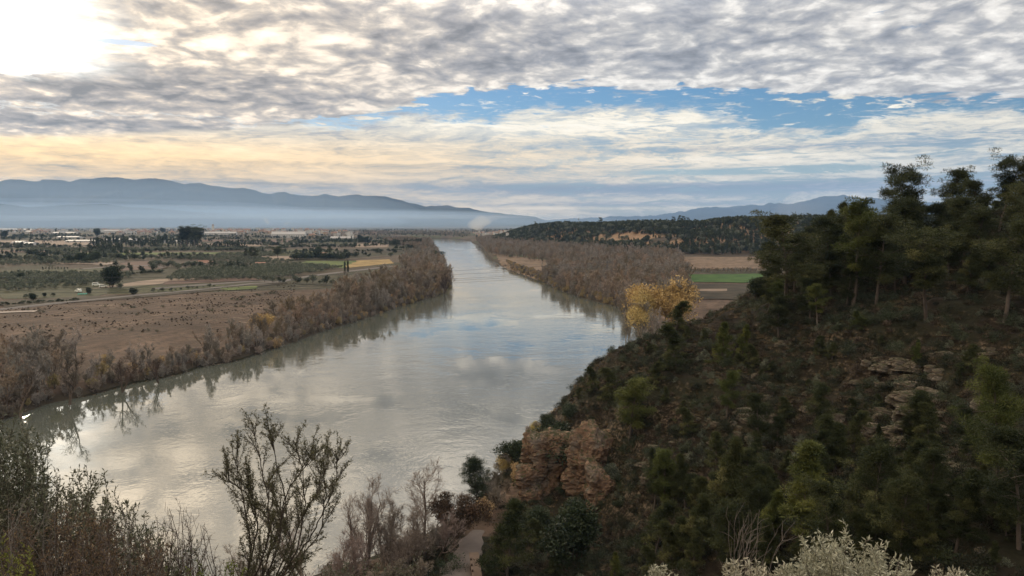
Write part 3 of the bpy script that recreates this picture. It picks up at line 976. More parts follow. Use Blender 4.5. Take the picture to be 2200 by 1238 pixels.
def pine(seed, H=12.0, bare=0.4, width=0.26, shape='round', nlimb=26, per=5, nleaf=60, ll=0.36, lw=0.075, lean=0.06, cr_r=0.62, dead=5):
    rg = np.random.default_rng(seed)
    tr, cr = MB(), MB()
    d0 = unit(np.array([rg.normal() * lean, rg.normal() * lean, 1.0]))
    p0, dd0 = bend((0, 0, -0.4), d0, H * 0.97, 12, 0.05, 0.05, rg)
    r0 = H * 0.017 * np.linspace(1, 0.12, 13) ** 0.9
    tr.tube(p0, r0, 8, a=rg.uniform(0.3, 0.8))
    C = []; T = []
    for i in range(nlimb):
        t = bare + (0.985 - bare) * ((i + rg.random()) / nlimb)
        k = min(int(t * 12), 11)
        q = p0[k] + (p0[k + 1] - p0[k]) * (t * 12 - k)
        u = (t - bare) / (1 - bare)
        if shape == 'cone':
            w = (1.0 - u) ** 0.8 * 0.9 + 0.08
        elif shape == 'umbrella':
            w = (0.35 + 0.75 * u) if u < 0.8 else 0.9
        else:
            w = math.sin(math.pi * (0.12 + 0.80 * u)) ** 0.7
        w *= rg.uniform(0.6, 1.15)
        L = H * width * w
        el = {'cone': 0.15 + 0.9 * u, 'umbrella': 0.25 + 0.3 * u, 'round': 0.12 + 0.9 * u}[shape]
        az = rg.uniform(0, 6.283)
        d1 = np.array([math.cos(az) * math.cos(el), math.sin(az) * math.cos(el), math.sin(el)])
        p1, dd1 = bend(q, d1, L, 5, 0.14, 0.07, rg)
        tr.tube(p1, max(r0[k] * 0.38, 0.015) * np.linspace(1, 0.2, 6), 4, a=rg.uniform(0.2, 0.6))
        tint = np.clip(rg.normal(0.45, 0.22), 0, 1)
        for j in range(per):
            f = 0.35 + 0.65 * (j + rg.random()) / per
            kk = min(int(f * 5), 4)
            c = p1[kk] + (p1[kk + 1] - p1[kk]) * (f * 5 - kk)
            off = rg.normal(size=3) * np.array([1, 1, 0.45]) * L * 0.20
            C.append(c + off); T.append(tint)
            if rg.random() < 0.5:
                tr.tube(np.array([c, c + off]), 0.02, 3, a=0.3)
    for i in range(dead):
        t = bare * rg.uniform(0.45, 1.0)
        k = int(t * 12); q = p0[k]
        az = rg.uniform(0, 6.283)
        p1, _ = bend(q, np.array([math.cos(az), math.sin(az), 0.1]), H * rg.uniform(0.06, 0.16), 4, 0.25, 0.0, rg)
        tr.tube(p1, 0.03 * np.linspace(1, 0.3, 5), 3, a=0.8)
    C = np.array(C)
    clumps(cr, C, rg.uniform(0.6, 1.25, len(C)) * cr_r * H / 12, nleaf, ll * (H / 12) ** 0.5, lw * (H / 12) ** 0.5, rg, np.array(T), flat=0.6)
    return tr, cr


def leafy(seed, H=6.0, R=2.6, trunk=0.25, ncl=60, nleaf=50, ll=0.28, lw=0.16, cl=0.7, stems=3, sh=1.0, gap=0.25, lobe=0.42):
    """broad leaved tree or big bush: lumpy crown of leaf clumps on forked stems"""
    rg = np.random.default_rng(seed)
    tr, cr = MB(), MB()
    lob = [(rg.normal(size=3) * np.array([R * lobe, R * lobe, H * 0.12]), rg.uniform(0.5, 0.75)) for _ in range(6)]
    zc = H * (trunk + (1 - trunk) * 0.5)
    C = []
    while len(C) < ncl:
        o, f = lob[rg.integers(0, len(lob))]
        d = unit(rg.normal(size=3) + np.array([0, 0, 0.25]))
        p = o + d * np.array([R, R, H * (1 - trunk) * 0.5 * sh]) * f * rg.uniform(0.45, 1.0) + np.array([0, 0, zc])
        if p[2] > H * trunk * 0.6 and mnoise.noise(Vector(p) * (1.3 / R * 2) + Vector((seed, 0, 0))) > -gap:
            C.append(p)
    C = np.array(C)
    for s in range(stems):
        c = C[rg.integers(0, ncl)]
        mid = np.array([c[0] * 0.35, c[1] * 0.35, H * trunk])
        pts = np.array([[0, 0, -0.3], [mid[0] * 0.4, mid[1] * 0.4, mid[2] * 0.5], mid, (mid + c) / 2 + rg.normal(size=3) * 0.1 * R, c])
        tr.tube(pts, H * 0.02 * np.array([1.2, 1.0, 0.8, 0.5, 0.15]), 6, a=rg.uniform(0.3, 0.7))
    for c in C[::3]:
        tr.tube(np.array([[c[0] * 0.3, c[1] * 0.3, H * trunk + 0.2 * (c[2] - H * trunk)], c]), H * 0.004, 3, a=0.4)
    clumps(cr, C, cl * R / 2.6 * rg.uniform(0.7, 1.25, ncl), nleaf, ll, lw, rg, np.clip(rg.normal(0.45, 0.22, ncl), 0, 1), flat=0.8, diamond=True)
    return tr, cr


def shrub_mb(seed, R=0.9, H=0.9, ncl=16, nleaf=26, ll=0.17, lw=0.07, twigs=60, tt=0.45):
    rg = np.random.default_rng(seed)
    cr = MB()
    d = unit(rg.normal(size=(ncl, 3)) + [0, 0, 0.5]); d[:, 2] = abs(d[:, 2])
    C = d * rg.uniform(0.35, 0.95, (ncl, 1)) * np.array([R, R, H])
    clumps(cr, C, 0.34 * R * rg.uniform(0.6, 1.3, ncl), nleaf, ll, lw, rg, np.clip(rg.normal(tt, 0.2, ncl), 0, 1), flat=0.85)
    if twigs:
        dd = unit(rg.normal(size=(twigs, 3)) * [1, 1, .6] + [0, 0, 0.7])
        slivers(cr, np.zeros((twigs, 3)) + rg.normal(size=(twigs, 3)) * [R * .15, R * .15, 0.02], dd, R * rg.uniform(0.7, 1.25, twigs), 0.03, rg, 0.95)
    return cr


M_BARK = simple('bark', (0.115, 0.088, 0.068), 0.9, 0.1, 0.45, 2.5, 0.3)
M_PBARK = simple('pine_bark', (0.095, 0.078, 0.066), 0.9, 0.1, 0.5, 2.0, 0.35)
M_PALEBARK = simple('pale_bark', (0.22, 0.19, 0.15), 0.9, 0.1, 0.35, 2.5, 0.25)
M_TWIG = leafmat('twigs_brown', (0.088, 0.073, 0.057), (0.215, 0.180, 0.143), 0.0, 0.9, 0.32, 0.05, (0.40, 0.345, 0.275))
M_TWIG_RED = leafmat('twigs_russet', (0.092, 0.070, 0.049), (0.22, 0.172, 0.122), 0.0, 0.9, 0.32, 0.05, (0.40, 0.32, 0.23))
M_TWIG_GREY = leafmat('twigs_grey', (0.095, 0.088, 0.078), (0.235, 0.217, 0.19), 0.0, 0.9, 0.2, 0.05, (0.48, 0.42, 0.36))
M_TWIG_DARK = leafmat('twigs_dark', (0.035, 0.026, 0.02), (0.08, 0.06, 0.045), 0.0, 0.9, 0.15, 0.1)
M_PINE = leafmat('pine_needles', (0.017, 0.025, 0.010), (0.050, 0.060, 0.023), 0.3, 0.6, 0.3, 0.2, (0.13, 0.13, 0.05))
M_PINE_Y = leafmat('young_and_sunlit_needles', (0.028, 0.040, 0.011), (0.085, 0.102, 0.028), 0.25, 0.6, 0.25, 0.2, (0.15, 0.16, 0.04))  # grown pines wear it too, with sunlight put into the colour
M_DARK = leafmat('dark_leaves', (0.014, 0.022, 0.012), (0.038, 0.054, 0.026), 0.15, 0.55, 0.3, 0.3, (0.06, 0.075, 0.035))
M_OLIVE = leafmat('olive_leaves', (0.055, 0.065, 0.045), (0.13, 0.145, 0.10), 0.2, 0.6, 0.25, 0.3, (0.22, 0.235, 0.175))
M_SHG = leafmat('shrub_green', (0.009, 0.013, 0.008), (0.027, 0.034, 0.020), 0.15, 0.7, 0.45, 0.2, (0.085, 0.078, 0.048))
M_SHB = leafmat('shrub_brown', (0.019, 0.016, 0.011), (0.052, 0.042, 0.031), 0.1, 0.8, 0.4, 0.1, (0.17, 0.14, 0.10))
M_GOLD = leafmat('autumn_leaves', (0.20, 0.15, 0.06), (0.45, 0.34, 0.13), 0.3, 0.6, 0.08, 0.2, (0.66, 0.52, 0.23))
M_REED = leafmat('dry_reeds', (0.14, 0.10, 0.05), (0.30, 0.23, 0.12), 0.2, 0.8, 0.2, 0.1, (0.46, 0.37, 0.20))


class Proto:
    """a tree kind: meshes of its trunk and crown, made into things on demand"""
    def __init__(s, name, parts, H):
        s.name = name; s.parts = parts; s.H = H; s.first = None

    def at(s, loc, rz=0.0, sc=1.0, label=None, cat='tree', group=None, tilt=(0, 0)):
        if s.first is None:
            e = bpy.data.objects.new(s.name, None)
            e.empty_display_size = 0.3
            COL.objects.link(e)
            for pn, me in s.parts:
                put(pn, me, e)
            s.first = e
            e.location = loc; e.rotation_euler = (tilt[0], tilt[1], rz); e.scale = sc if isinstance(sc, (tuple, list)) else (sc,) * 3
            tag(e, label, cat, group)
            return e
        c = dup(s.first, loc, rz, sc, label, group, tilt)
        c['category'] = cat
        if not group and 'group' in c:
            del c['group']
        return c


def proto(name, tc, H, mt, mc):
    return Proto(name, [('trunk', tc[0].build('trunk', mt, True)), ('crown', tc[1].build('crown', mc))], H)


# prototypes -----------------------------------------------------------------
BARE = [proto('bare_tree', bare_tree(101, 14, 1, 0.55, 0.22, (11, 5, 4), 15, 0.075, 1.25), 14, M_BARK, M_TWIG),
        proto('bare_tree', bare_tree(102, 14, 3, 0.45, 0.2, (5, 4, 4), 16, 0.075, 1.2), 14, M_BARK, M_TWIG_RED),
        proto('bare_tree', bare_tree(103, 14, 2, 0.6, 0.18, (7, 5, 3), 18, 0.075, 1.2), 14, M_PALEBARK, M_TWIG_GREY),
        proto('bare_tree', bare_tree(104, 14, 1, 0.7, 0.15, (12, 5, 4), 14, 0.075, 1.3), 14, M_BARK, M_TWIG_RED),
        proto('bare_tree', bare_tree(105, 14, 2, 0.38, 0.2, (7, 4, 4), 16, 0.075, 1.3, up=0.2), 14, M_PALEBARK, M_TWIG),
        proto('bare_tree', bare_tree(106, 14, 4, 0.5, 0.12, (4, 4, 4), 16, 0.07, 1.1), 14, M_BARK, M_TWIG_GREY)]
BUSHY = [proto('bare_bush', bare_tree(111, 5, 6, 0.5, 0.1, (4, 4, 3), 14, 0.05, 0.7), 5, M_BARK, M_TWIG_GREY),
         proto('bare_bush', bare_tree(112, 5, 7, 0.6, 0.1, (4, 3, 3), 16, 0.05, 0.7), 5, M_BARK, M_TWIG),
         proto('bare_bush', bare_tree(113, 5, 6, 0.6, 0.1, (4, 4, 3), 14, 0.05, 0.7, leaf=(900, 0.22)), 5, M_BARK, M_REED)]
def relit(p, m):
    q = []
    for n_, me in p.parts:
        me = me.copy()
        if n_ == 'crown':
            me.materials[0] = m
        q.append((n_, me))
    return Proto(p.name, q, p.H)


PINES = [proto('pine_tree', pine(201, 12, 0.32, 0.30, 'round', 30, 6, 100, cr_r=0.8), 12, M_PBARK, M_PINE),
         proto('pine_tree', pine(202, 12, 0.45, 0.30, 'umbrella', 26, 6, 105, cr_r=0.8), 12, M_PBARK, M_PINE),
         proto('pine_tree', pine(203, 12, 0.26, 0.30, 'round', 32, 6, 95, lean=0.12, cr_r=0.8), 12, M_PBARK, M_PINE),
         proto('pine_tree', pine(204, 12, 0.42, 0.27, 'round', 22, 6, 115, lean=0.15), 12, M_PBARK, M_PINE_Y),
         proto('pine_tree', pine(205, 12, 0.22, 0.24, 'cone', 40, 5, 95), 12, M_PBARK, M_PINE)]
PINES.append(relit(PINES[0], M_PINE_Y)); PINES.append(relit(PINES[4], M_PINE_Y))  # lit variants: lighter crown colour stands in for sun on grown pines
YOUNG = [proto('young_pine', pine(211, 5, 0.06, 0.36, 'cone', 30, 4, 80, 0.36, 0.07, cr_r=0.62, dead=0), 5, M_PBARK, M_PINE_Y),
         proto('young_pine', pine(212, 5, 0.04, 0.42, 'cone', 32, 4, 80, 0.36, 0.07, cr_r=0.66, dead=0), 5, M_PBARK, M_PINE)]
FARPINE = [proto('conifer_tree', pine(221, 8, 0.25, 0.30, 'round', 14, 3, 20, 0.9, 0.34, cr_r=1.0, dead=0), 8, M_PBARK, M_DARK),
           proto('conifer_tree', pine(222, 8, 0.3, 0.30, 'umbrella', 12, 3, 22, 0.9, 0.34, cr_r=1.1, dead=0), 8, M_PBARK, M_PINE),
           proto('conifer_tree', pine(223, 8, 0.12, 0.26, 'cone', 14, 3, 20, 0.9, 0.34, cr_r=1.0, dead=0), 8, M_PBARK, M_DARK)]
ROUND = [proto('leafy_tree', leafy(233, 7, 3.6, 0.03, 170, 46, 0.42, 0.24, 0.75, 4, 1.25, 0.6, 0.2), 7, M_BARK, M_DARK),
         proto('leafy_tree', leafy(231, 7, 3.2, 0.18, 90, 44, 0.4, 0.22), 7, M_BARK, M_DARK),
         proto('leafy_tree', leafy(232, 7, 3.0, 0.12, 80, 44, 0.4, 0.22), 7, M_BARK, M_OLIVE)]
OLIVE = [proto('olive_tree', leafy(241, 4, 2.1, 0.2, 24, 20, 0.55, 0.34, 0.9, 2), 4, M_BARK, M_OLIVE),
         proto('olive_tree', leafy(242, 4, 2.2, 0.15, 26, 18, 0.55, 0.34, 0.9, 2), 4, M_BARK, M_OLIVE)]
FARTREE = [proto('round_tree', leafy(251, 7, 3.4, 0.12, 26, 22, 0.9, 0.6, 1.0, 2), 7, M_BARK, M_DARK),
           proto('round_tree', leafy(252, 7, 3.6, 0.15, 26, 22, 0.9, 0.6, 1.0, 2), 7, M_BARK, M_OLIVE)]


def cypress(seed, H=10):
    rg = np.random.default_rng(seed)
    tr, cr = MB(), MB()
    tr.tube([(0, 0, -0.3), (0, 0, H * 0.9)], [0.16, 0.03], 5)
    n = 46
    t = rg.random(n)
    a = rg.uniform(0, 6.283, n)
    r = H * 0.085 * np.sin(np.pi * np.clip(0.08 + 0.9 * t, 0, 1)) ** 0.6
    C = np.stack([r * np.cos(a) * rg.random(n), r * np.sin(a) * rg.random(n), H * (0.05 + 0.92 * t)], 1)
    clumps(cr, C, 0.55, 24, 0.8, 0.26, rg, np.clip(rg.normal(0.4, 0.2, n), 0, 1), upb=1.0, flat=1.6)
    return tr, cr


CYP = [proto('cypress_tree', cypress(261), 10, M_BARK, M_DARK)]
SHRUBS = []
for k, (sd, R, H, m, t) in enumerate([(301, 0.9, 0.8, M_SHG, .4), (302, 1.1, 1.1, M_SHG, .5), (303, 0.7, 0.6, M_SHB, .5), (304, 1.0, 0.7, M_SHB, .4), (305, 1.2, 1.4, M_DARK, .4), (306, 0.8, 0.9, M_OLIVE, .35)]):
    SHRUBS.append(Proto('shrub', [('foliage', shrub_mb(sd, R, H, 18, 26, tt=t).build('foliage', m))], H))


def scatter_stuff(name, protos, pts, rots, scs, label, cat):
    """one 'stuff' object: copies of the given kinds stood on its points by geometry nodes"""
    n = len(pts)
    me = bpy.data.meshes.new(name)
    me.vertices.add(n)
    me.vertices.foreach_set('co', np.asarray(pts, np.float32).ravel())
    for k, v in (('turn', rots), ('size', scs)):
        a = me.attributes.new(k, 'FLOAT', 'POINT'); a.data.foreach_set('value', np.asarray(v, np.float32))
    a = me.attributes.new('pick', 'INT', 'POINT'); a.data.foreach_set('value', RNG.integers(0, len(protos), n).astype(np.int32))
    o = put(name, me, label=label, cat=cat, kind='stuff')
    ng = bpy.data.node_groups.new(name, 'GeometryNodeTree')
    ng.interface.new_socket('Geometry', in_out='INPUT', socket_type='NodeSocketGeometry')
    ng.interface.new_socket('Geometry', in_out='OUTPUT', socket_type='NodeSocketGeometry')
    N, L = ng.nodes, ng.links
    gi = N.new('NodeGroupInput'); go = N.new('NodeGroupOutput')
    jn = N.new('GeometryNodeJoinGeometry')
    for p in protos[::-1]:
        jp = N.new('GeometryNodeJoinGeometry')
        for ch in p.first.children:
            oi = N.new('GeometryNodeObjectInfo'); oi.inputs['Object'].default_value = ch
            oi.transform_space = 'ORIGINAL'
            L.new(oi.outputs['Geometry'], jp.inputs[0])
        g2 = N.new('GeometryNodeGeometryToInstance')
        L.new(jp.outputs[0], g2.inputs[0]); L.new(g2.outputs[0], jn.inputs[0])
    ip = N.new('GeometryNodeInstanceOnPoints')
    L.new(gi.outputs[0], ip.inputs['Points']); L.new(jn.outputs[0], ip.inputs['Instance'])
    ip.inputs['Pick Instance'].default_value = True

    def attr(nm, dt='FLOAT'):
        a = N.new('GeometryNodeInputNamedAttribute'); a.data_type = dt; a.inputs['Name'].default_value = nm
        return [q for q in a.outputs if q.enabled and q.name == 'Attribute'][0]
    L.new(attr('pick', 'INT'), ip.inputs['Instance Index'])
    cx = N.new('ShaderNodeCombineXYZ'); L.new(attr('turn'), cx.inputs[2]); L.new(cx.outputs[0], ip.inputs['Rotation'])
    L.new(attr('size'), ip.inputs['Scale'])
    L.new(ip.outputs[0], go.inputs[0])
    md = o.modifiers.new('scatter', 'NODES'); md.node_group = ng
    return o


def in_poly(x, y, poly):
    poly = np.asarray(poly, float)
    ins = np.zeros(np.shape(x), bool)
    for i in range(len(poly)):
        a, b = poly[i], poly[(i + 1) % len(poly)]
        c = (a[1] > y) != (b[1] > y)
        ins ^= c & (x < a[0] + (y - a[1]) / (b[1] - a[1] + 1e-12) * (b[0] - a[0]))
    return ins


def to_px(p):
    p = np.asarray(p, float)
    x, y, z = p[..., 0], p[..., 1], p[..., 2] - EYE
    fw = y * CP - z * SP; up = y * SP + z * CP
    return 1100 + F * x / fw, 619 - F * up / fw, fw


def spots(poly_px, spacing, z=4.0, jit=0.45, rg=RNG):
    """jittered grid of points of the plain inside a polygon given by photo pixels"""
    W = np.array([Gz(*q, z)[:2] for q in poly_px])
    return spots_w(W, spacing, jit, rg)


def spots_w(W, spacing, jit=0.45, rg=RNG):
    x0, y0 = W.min(0); x1, y1 = W.max(0)
    X, Y = np.meshgrid(np.arange(x0, x1, spacing), np.arange(y0, y1, spacing))
    X = X.ravel() + rg.uniform(-jit, jit, X.size) * spacing; Y = Y.ravel() + rg.uniform(-jit, jit, Y.size) * spacing
    k = in_poly(X, Y, W)
    X, Y = X[k], Y[k]
    return np.stack([X, Y, valley(X, Y)], 1)

# ------------------------------------------------------------------ riverside woods
def band(px0, px1, w0, w1, spacing, side, rg=RNG):
    """points within w0..w1 metres of the left (or right) bank between two photo columns"""
    bank = np.array(LEFT if side == 'L' else RIGHT)
    x0, y0 = bank.min(0) - 60; x1, y1 = bank.max(0) + 60
    X, Y = np.meshgrid(np.arange(x0, x1, spacing), np.arange(max(60, y0), min(y1, 2400), spacing))
    X = X.ravel() + rg.uniform(-.45, .45, X.size) * spacing; Y = Y.ravel() + rg.uniform(-.45, .45, Y.size) * spacing
    sd = river_sd(X, Y)
    c = 1100 + 1606 * X / Y
    mid = np.interp(Y, [100, 200, 300, 500, 800, 2300], [-80, -60, -10, 5, 0, -100])
    k = (sd > w0) & (sd < w1) & (c >= px0) & (c < px1) & ((X < mid) if side == 'L' else (X > mid))
    X, Y, sd = X[k], Y[k], sd[k]
    return np.stack([X, Y, valley(X, Y)], 1), sd


trees = []     # (x, y, z, height, proto index, zone)
RZ = np.random.default_rng(12)
for px0, px1, wd, sp_, h0, h1 in [(-260, 110, 34, 4.6, 8, 14.5), (110, 150, 30, 6.2, 7, 12), (150, 420, 15, 5.4, 3.5, 8), (420, 560, 22, 5.4, 4, 9.5), (560, 720, 30, 5.6, 5.5, 13), (720, 880, 44, 6.2, 8, 16.5), (880, 985, 52, 6.6, 9, 17)]:
    p, sd = band(px0, px1, 1.5, wd, sp_, 'L', RZ)
    k = p[:, 1] < 900
    p = p[k]; sd = sd[k]
    for q, s in zip(p, sd):
        if q[1] > 640 and RZ.random() < 0.25:
            continue
        if RZ.random() < 0.13:
            continue
        h = RZ.uniform(h0 * 0.7, h1 * 1.05) * (0.75 + 0.25 * min(1, s / 10))
        trees.append((*q, h, RZ.choice([0, 1, 2, 2, 4, 5]) if px1 < 600 else RZ.choice([0, 1, 1, 3, 4, 5]), 'left'))
# upstream part of the left bank
for q in spots([(930, 530), (944, 548), (915, 548), (880, 535), (845, 528), (820, 519), (925, 517)], 13, rg=RZ):
    trees.append((*q, RZ.uniform(7, 12), RZ.choice([0, 2, 5]), 'left_far'))
W_R = [(1342, 676), (1290, 656), (1240, 642), (1195, 625), (1150, 604), (1178, 586), (1185, 566), (1120, 556), (1072, 552), (1046, 541), (1036, 529), (1020, 518), (1080, 514), (1180, 519), (1300, 530), (1410, 540), (1462, 553), (1480, 592), (1478, 620), (1460, 650), (1400, 672)]
for q in spots(W_R, 7.4, rg=RZ):
    if q[2] > 8.5:
        continue
    if river_sd(np.array([q[0]]), np.array([q[1]]))[0] > 2 and hill(q[0], q[1]) < q[2] + 0.5:
        if q[1] > 700 and RZ.random() < 0.35:
            continue
        trees.append((*q, RZ.choice([RZ.uniform(5, 9), RZ.uniform(8, 14), RZ.uniform(10, 14)]), RZ.choice([0, 1, 3, 3, 4, 2]), 'right'))
# hedge between the two fields on the right
for u in np.linspace(0, 1, 40):
    q = gnd(1475 + u * 150, 586)
    trees.append((q[0], q[1], q[2], RZ.uniform(3, 6), 0, 'hedge'))
T = np.array([t[:4] for t in trees])
px_, py_, dd_ = to_px(T[:, :3])
show = T[:, 3] / dd_ * ((px_ > -60) & (px_ < 2260))
order = np.argsort(-show)
ZONES_L = [(-400, 60, 'bare grey riverside tree at the far left edge of the left bank'), (60, 150, 'bare grey tree on the left bank above the mirrored branches'), (150, 300, 'low bare tree on the left bank beside the yellow reeds'),
           (300, 420, 'pale leafless tree on the lower left bank where the brown field shows behind'), (420, 560, 'leafless grey tree on the left bank before the yellow bush'), (560, 720, 'bare brown tree on the left bank in front of the brown field'),
           (720, 880, 'tall russet bare tree in the dense grove on the left bank'), (880, 1100, 'tall bare tree at the point where the left bank juts into the river')]
ZONES_R = [(900, 1130, 'bare tree in the far wood beside the distant river bend'), (1130, 1250, 'bare brown tree of the right bank wood near the sandy clearing'), (1250, 1350, 'russet leafless tree at the water edge of the right bank wood'),
           (1350, 1500, 'bare brown tree of the right bank wood behind the golden tree'), (1500, 2400, 'bare tree in the hedge by the green field on the right')]
for k in order[:300]:
    x, y, z, h, pi, zone = trees[k]
    lab = [l for a, b, l in (ZONES_L if zone.startswith('left') else ZONES_R) if a <= px_[k] < b]
    g = 'bare trees along the river'
    BARE[pi].at((x, y, z), RZ.uniform(0, 6.28), h / 14 * RZ.uniform(0.92, 1.08), (lab or ['bare tree beside the river'])[0], 'tree', g)
rest = order[300:]
rest = rest[(show[rest] > 0)]
scatter_stuff('bare_wood', BARE, T[rest, :3], RZ.uniform(0, 6.28, len(rest)), T[rest, 3] / 14, 'dense wood of leafless brown trees filling both river banks', 'wood')

# bushes under the trees at the water edge
p, sd = band(-260, 985, 0.3, 9, 3.2, 'L', RZ)
p2, sd2 = band(1036, 1350, 0.3, 9, 3.4, 'R', RZ)
p = np.concatenate([p[p[:, 1] < 900], p2[(p2[:, 1] < 1100) & (hill(p2[:, 0], p2[:, 1]) < p2[:, 2] + 0.5)]])
px_, py_, dd_ = to_px(p)
p = p[(px_ > -50)]; dd_ = dd_[px_ > -50]; px_ = px_[px_ > -50]
order = np.argsort(dd_)
for k in order[:220]:
    BUSHY[[0, 0, 1, 1, 2][RZ.integers(0, 5)]].at(tuple(p[k]), RZ.uniform(0, 6.28), RZ.uniform(0.45, 0.95), 'low tangled leafless bush overhanging the water on the left bank' if px_[k] < 1000 else 'low tangled leafless bush overhanging the water on the right bank', 'bush', 'bushes along the water edge')
r_ = order[220:]
scatter_stuff('bank_bushes', BUSHY, p[r_], RZ.uniform(0, 6.28, len(r_)), RZ.uniform(0.4, 0.9, len(r_)), 'low leafless bushes lining the river banks further upstream', 'bushes')

# trees of the banks that stand out
def golden(loc, h, lab, sd=1, part=1.0):
    tr, cr = bare_tree(sd, 12, 3, 0.55, 0.15, (7, 5, 4), 16, 0.06, 1.0)
    cr2 = leafy(sd + 1, 12, 5.8, 0.2, int(220 * part), 40, 0.5, 0.34, 0.85, 3)[1]
    return Proto('golden_tree', [('trunk', tr.build('trunk', M_PALEBARK, True)), ('branches', cr.build('branches', M_TWIG_GREY)), ('crown', cr2.build('crown', M_GOLD))], 12).at(loc, 0.4, h / 12, lab, 'tree')


GOLDB = []
for sd_ in (901, 902):
    tr, cr = bare_tree(sd_, 12, 3, 0.55, 0.12, (6, 4, 4), 14, 0.06, 1.0)
    cr2 = leafy(sd_ + 5, 12, 4.2, 0.12, 60, 26, 0.42, 0.28, 0.8, 3)[1]
    GOLDB.append(Proto('yellowing_tree', [('trunk', tr.build('trunk', M_PALEBARK, True)), ('branches', cr.build('branches', M_TWIG_GREY)), ('crown', cr2.build('crown', M_REED))], 12))


def gh(x, y):
    return float(ground(np.array([x]), np.array([y]))[0])


q = P(1436, 640, 335); golden((q[0], q[1], gh(q[0], q[1])), 23, 'tall golden yellow autumn tree behind the hillside by the green field', 401, 1.5)
q = P(1376, 700, 318); golden((q[0], q[1], gh(q[0], q[1])), 17, 'pale yellow half-bare tree leaning over the water below the golden tree', 411, 0.55)
for a, b, h, lab in [(1345, 318, 12, 'grey half-bare tree at the water edge where the hillside meets the river'), (1455, 345, 21, 'tall pale bare tree rising behind the golden tree'), (1405, 300, 12, 'pale bare tree in front of the golden tree'),
                     (1395, 330, 13, 'bare tree between the golden tree and the river'), (1425, 282, 9, 'low pale leafless tree on the river side of the hill shoulder'), (1385, 262, 8, 'small white-stemmed bare tree above the water at the hill shoulder')]:
    q = P(a, 690, b)
    BARE[[2, 4][(a // 10) % 2]].at((q[0], b, gh(q[0], b)), RZ.uniform(0, 6), h / 14, lab, 'tree')
for a, b, h, sd, lab in [(556, 720, 9, 421, 'yellow leafy bush in a gap of the bare trees on the left bank'), (1215, 578, 7, 431, 'yellow-green bush beside the sandy clearing on the right bank'), (760, 640, 9, 441, 'pale golden bare-topped tree in the left bank grove'), (236, 800, 5, 451, 'patch of yellow bush low on the left bank')]:
    q = gnd(a, b)
    golden(tuple(q), h, lab, sd, 0.5)
q = gnd(735, 655)
Proto('leafless_russet_tree', [(n, m.build(n, mm)) for (n, m, mm) in zip(('trunk', 'crown'), bare_tree(461, 12, 1, 0.9, 0.3, (14, 6, 5), 16, 0.08, 1.2), (M_BARK, M_TWIG_RED))], 12).at(tuple(q), 0, 1.0, 'dark russet round-topped tree standing above the left bank grove', 'tree')
# the great bare tree hanging over the water at the point of the left bank
q = Gz(955, 632, 0.6)
Proto('overhanging_tree', [(n, m.build(n, mm)) for (n, m, mm) in zip(('trunk', 'crown'), bare_tree(471, 15, 3, 0.8, 0.15, (8, 6, 4), 9, 0.06, 1.0, lean=(0.45, 0)), (M_BARK, M_TWIG_DARK))], 15).at(tuple(q), 0, 1.0, 'dark bare tree leaning out over the river at the tip of the left bank', 'tree')
for a, b, h, lab in [(150, 868, 14, 'dark twisted leafless tree on the left bank with its branches mirrored in the river'), (262, 842, 11, 'slender bare tree mirrored in the river right of the twisted tree'), (340, 822, 9, 'small bare tree on the left bank with a reflected fan of twigs'), (45, 895, 13, 'bare tree mirrored in the bright water at the far left')]:
    q = Gz(a, b, 1.0)
    k = Proto('bare_tree', [(n, m.build(n, mm)) for (n, m, mm) in zip(('trunk', 'crown'), bare_tree(480 + a, 14, 1 if a < 200 else 2, 0.75, 0.25, (9, 5, 4), 8, 0.05, 0.9, wob=0.2, thick=0.026), (M_BARK, M_TWIG_DARK))], 14)
    k.at(tuple(q), 0, h / 14, lab, 'tree')
# dark evergreens on the left bank upstream
for a, b, h in [(944, 560, 12), (932, 553, 10), (948, 575, 11), (925, 545, 9)]:
    q = gnd(a - 6, b)
    ROUND[1].at(tuple(q), RZ.uniform(0, 6), h / 7, 'dark evergreen tree on the left bank where the river narrows', 'tree', 'dark trees where the river narrows')

# yellowing bushes and trees sprinkled through both woods
for k in range(34):
    t_ = trees[RZ.integers(0, len(trees))]
    if t_[5] in ('hedge', 'left_far') or t_[1] > 1000:
        continue
    x_ = 1100 + 1606 * t_[0] / t_[1]
    pr = GOLDB[RZ.integers(0, 2)]
    pr.at((t_[0] + 1.5, t_[1] - 1.0, t_[2]), RZ.uniform(0, 6), RZ.uniform(0.35, 0.8), 'yellowing half-bare tree scattered in the left bank grove' if x_ < 1000 else 'yellowing half-bare tree scattered in the right bank wood', 'tree', 'yellowing trees in the woods')

# ------------------------------------------------------------------ fields, road, orchards on the plain
RP = np.random.default_rng(77)


def sheet(name, W, m, lift=0.12, step=6.0):
    """a field laid on the plain inside a world polygon"""
    W = np.asarray(W, float)
    x0, y0 = W.min(0); x1, y1 = W.max(0)
    nx = max(2, int((x1 - x0) / step)); ny = max(2, int((y1 - y0) / step))
    # map a unit grid on the 4-sided polygon
    u = np.linspace(0, 1, nx + 1); v = np.linspace(0, 1, ny + 1)
    Uu, Vv = np.meshgrid(u, v)
    a, b, c, d = W[:4]
    X = (a[0] * (1 - Uu) + b[0] * Uu) * (1 - Vv) + (d[0] * (1 - Uu) + c[0] * Uu) * Vv
    Y = (a[1] * (1 - Uu) + b[1] * Uu) * (1 - Vv) + (d[1] * (1 - Uu) + c[1] * Uu) * Vv
    wob = (fbm(X / 25, Y / 25, 3, 8) - 0.5) * 10
    X = X + wob; Y = Y + wob * 1.5
    return put(name, grid_mesh(name, X, Y, valley(X, Y) + lift, m), kind='structure')


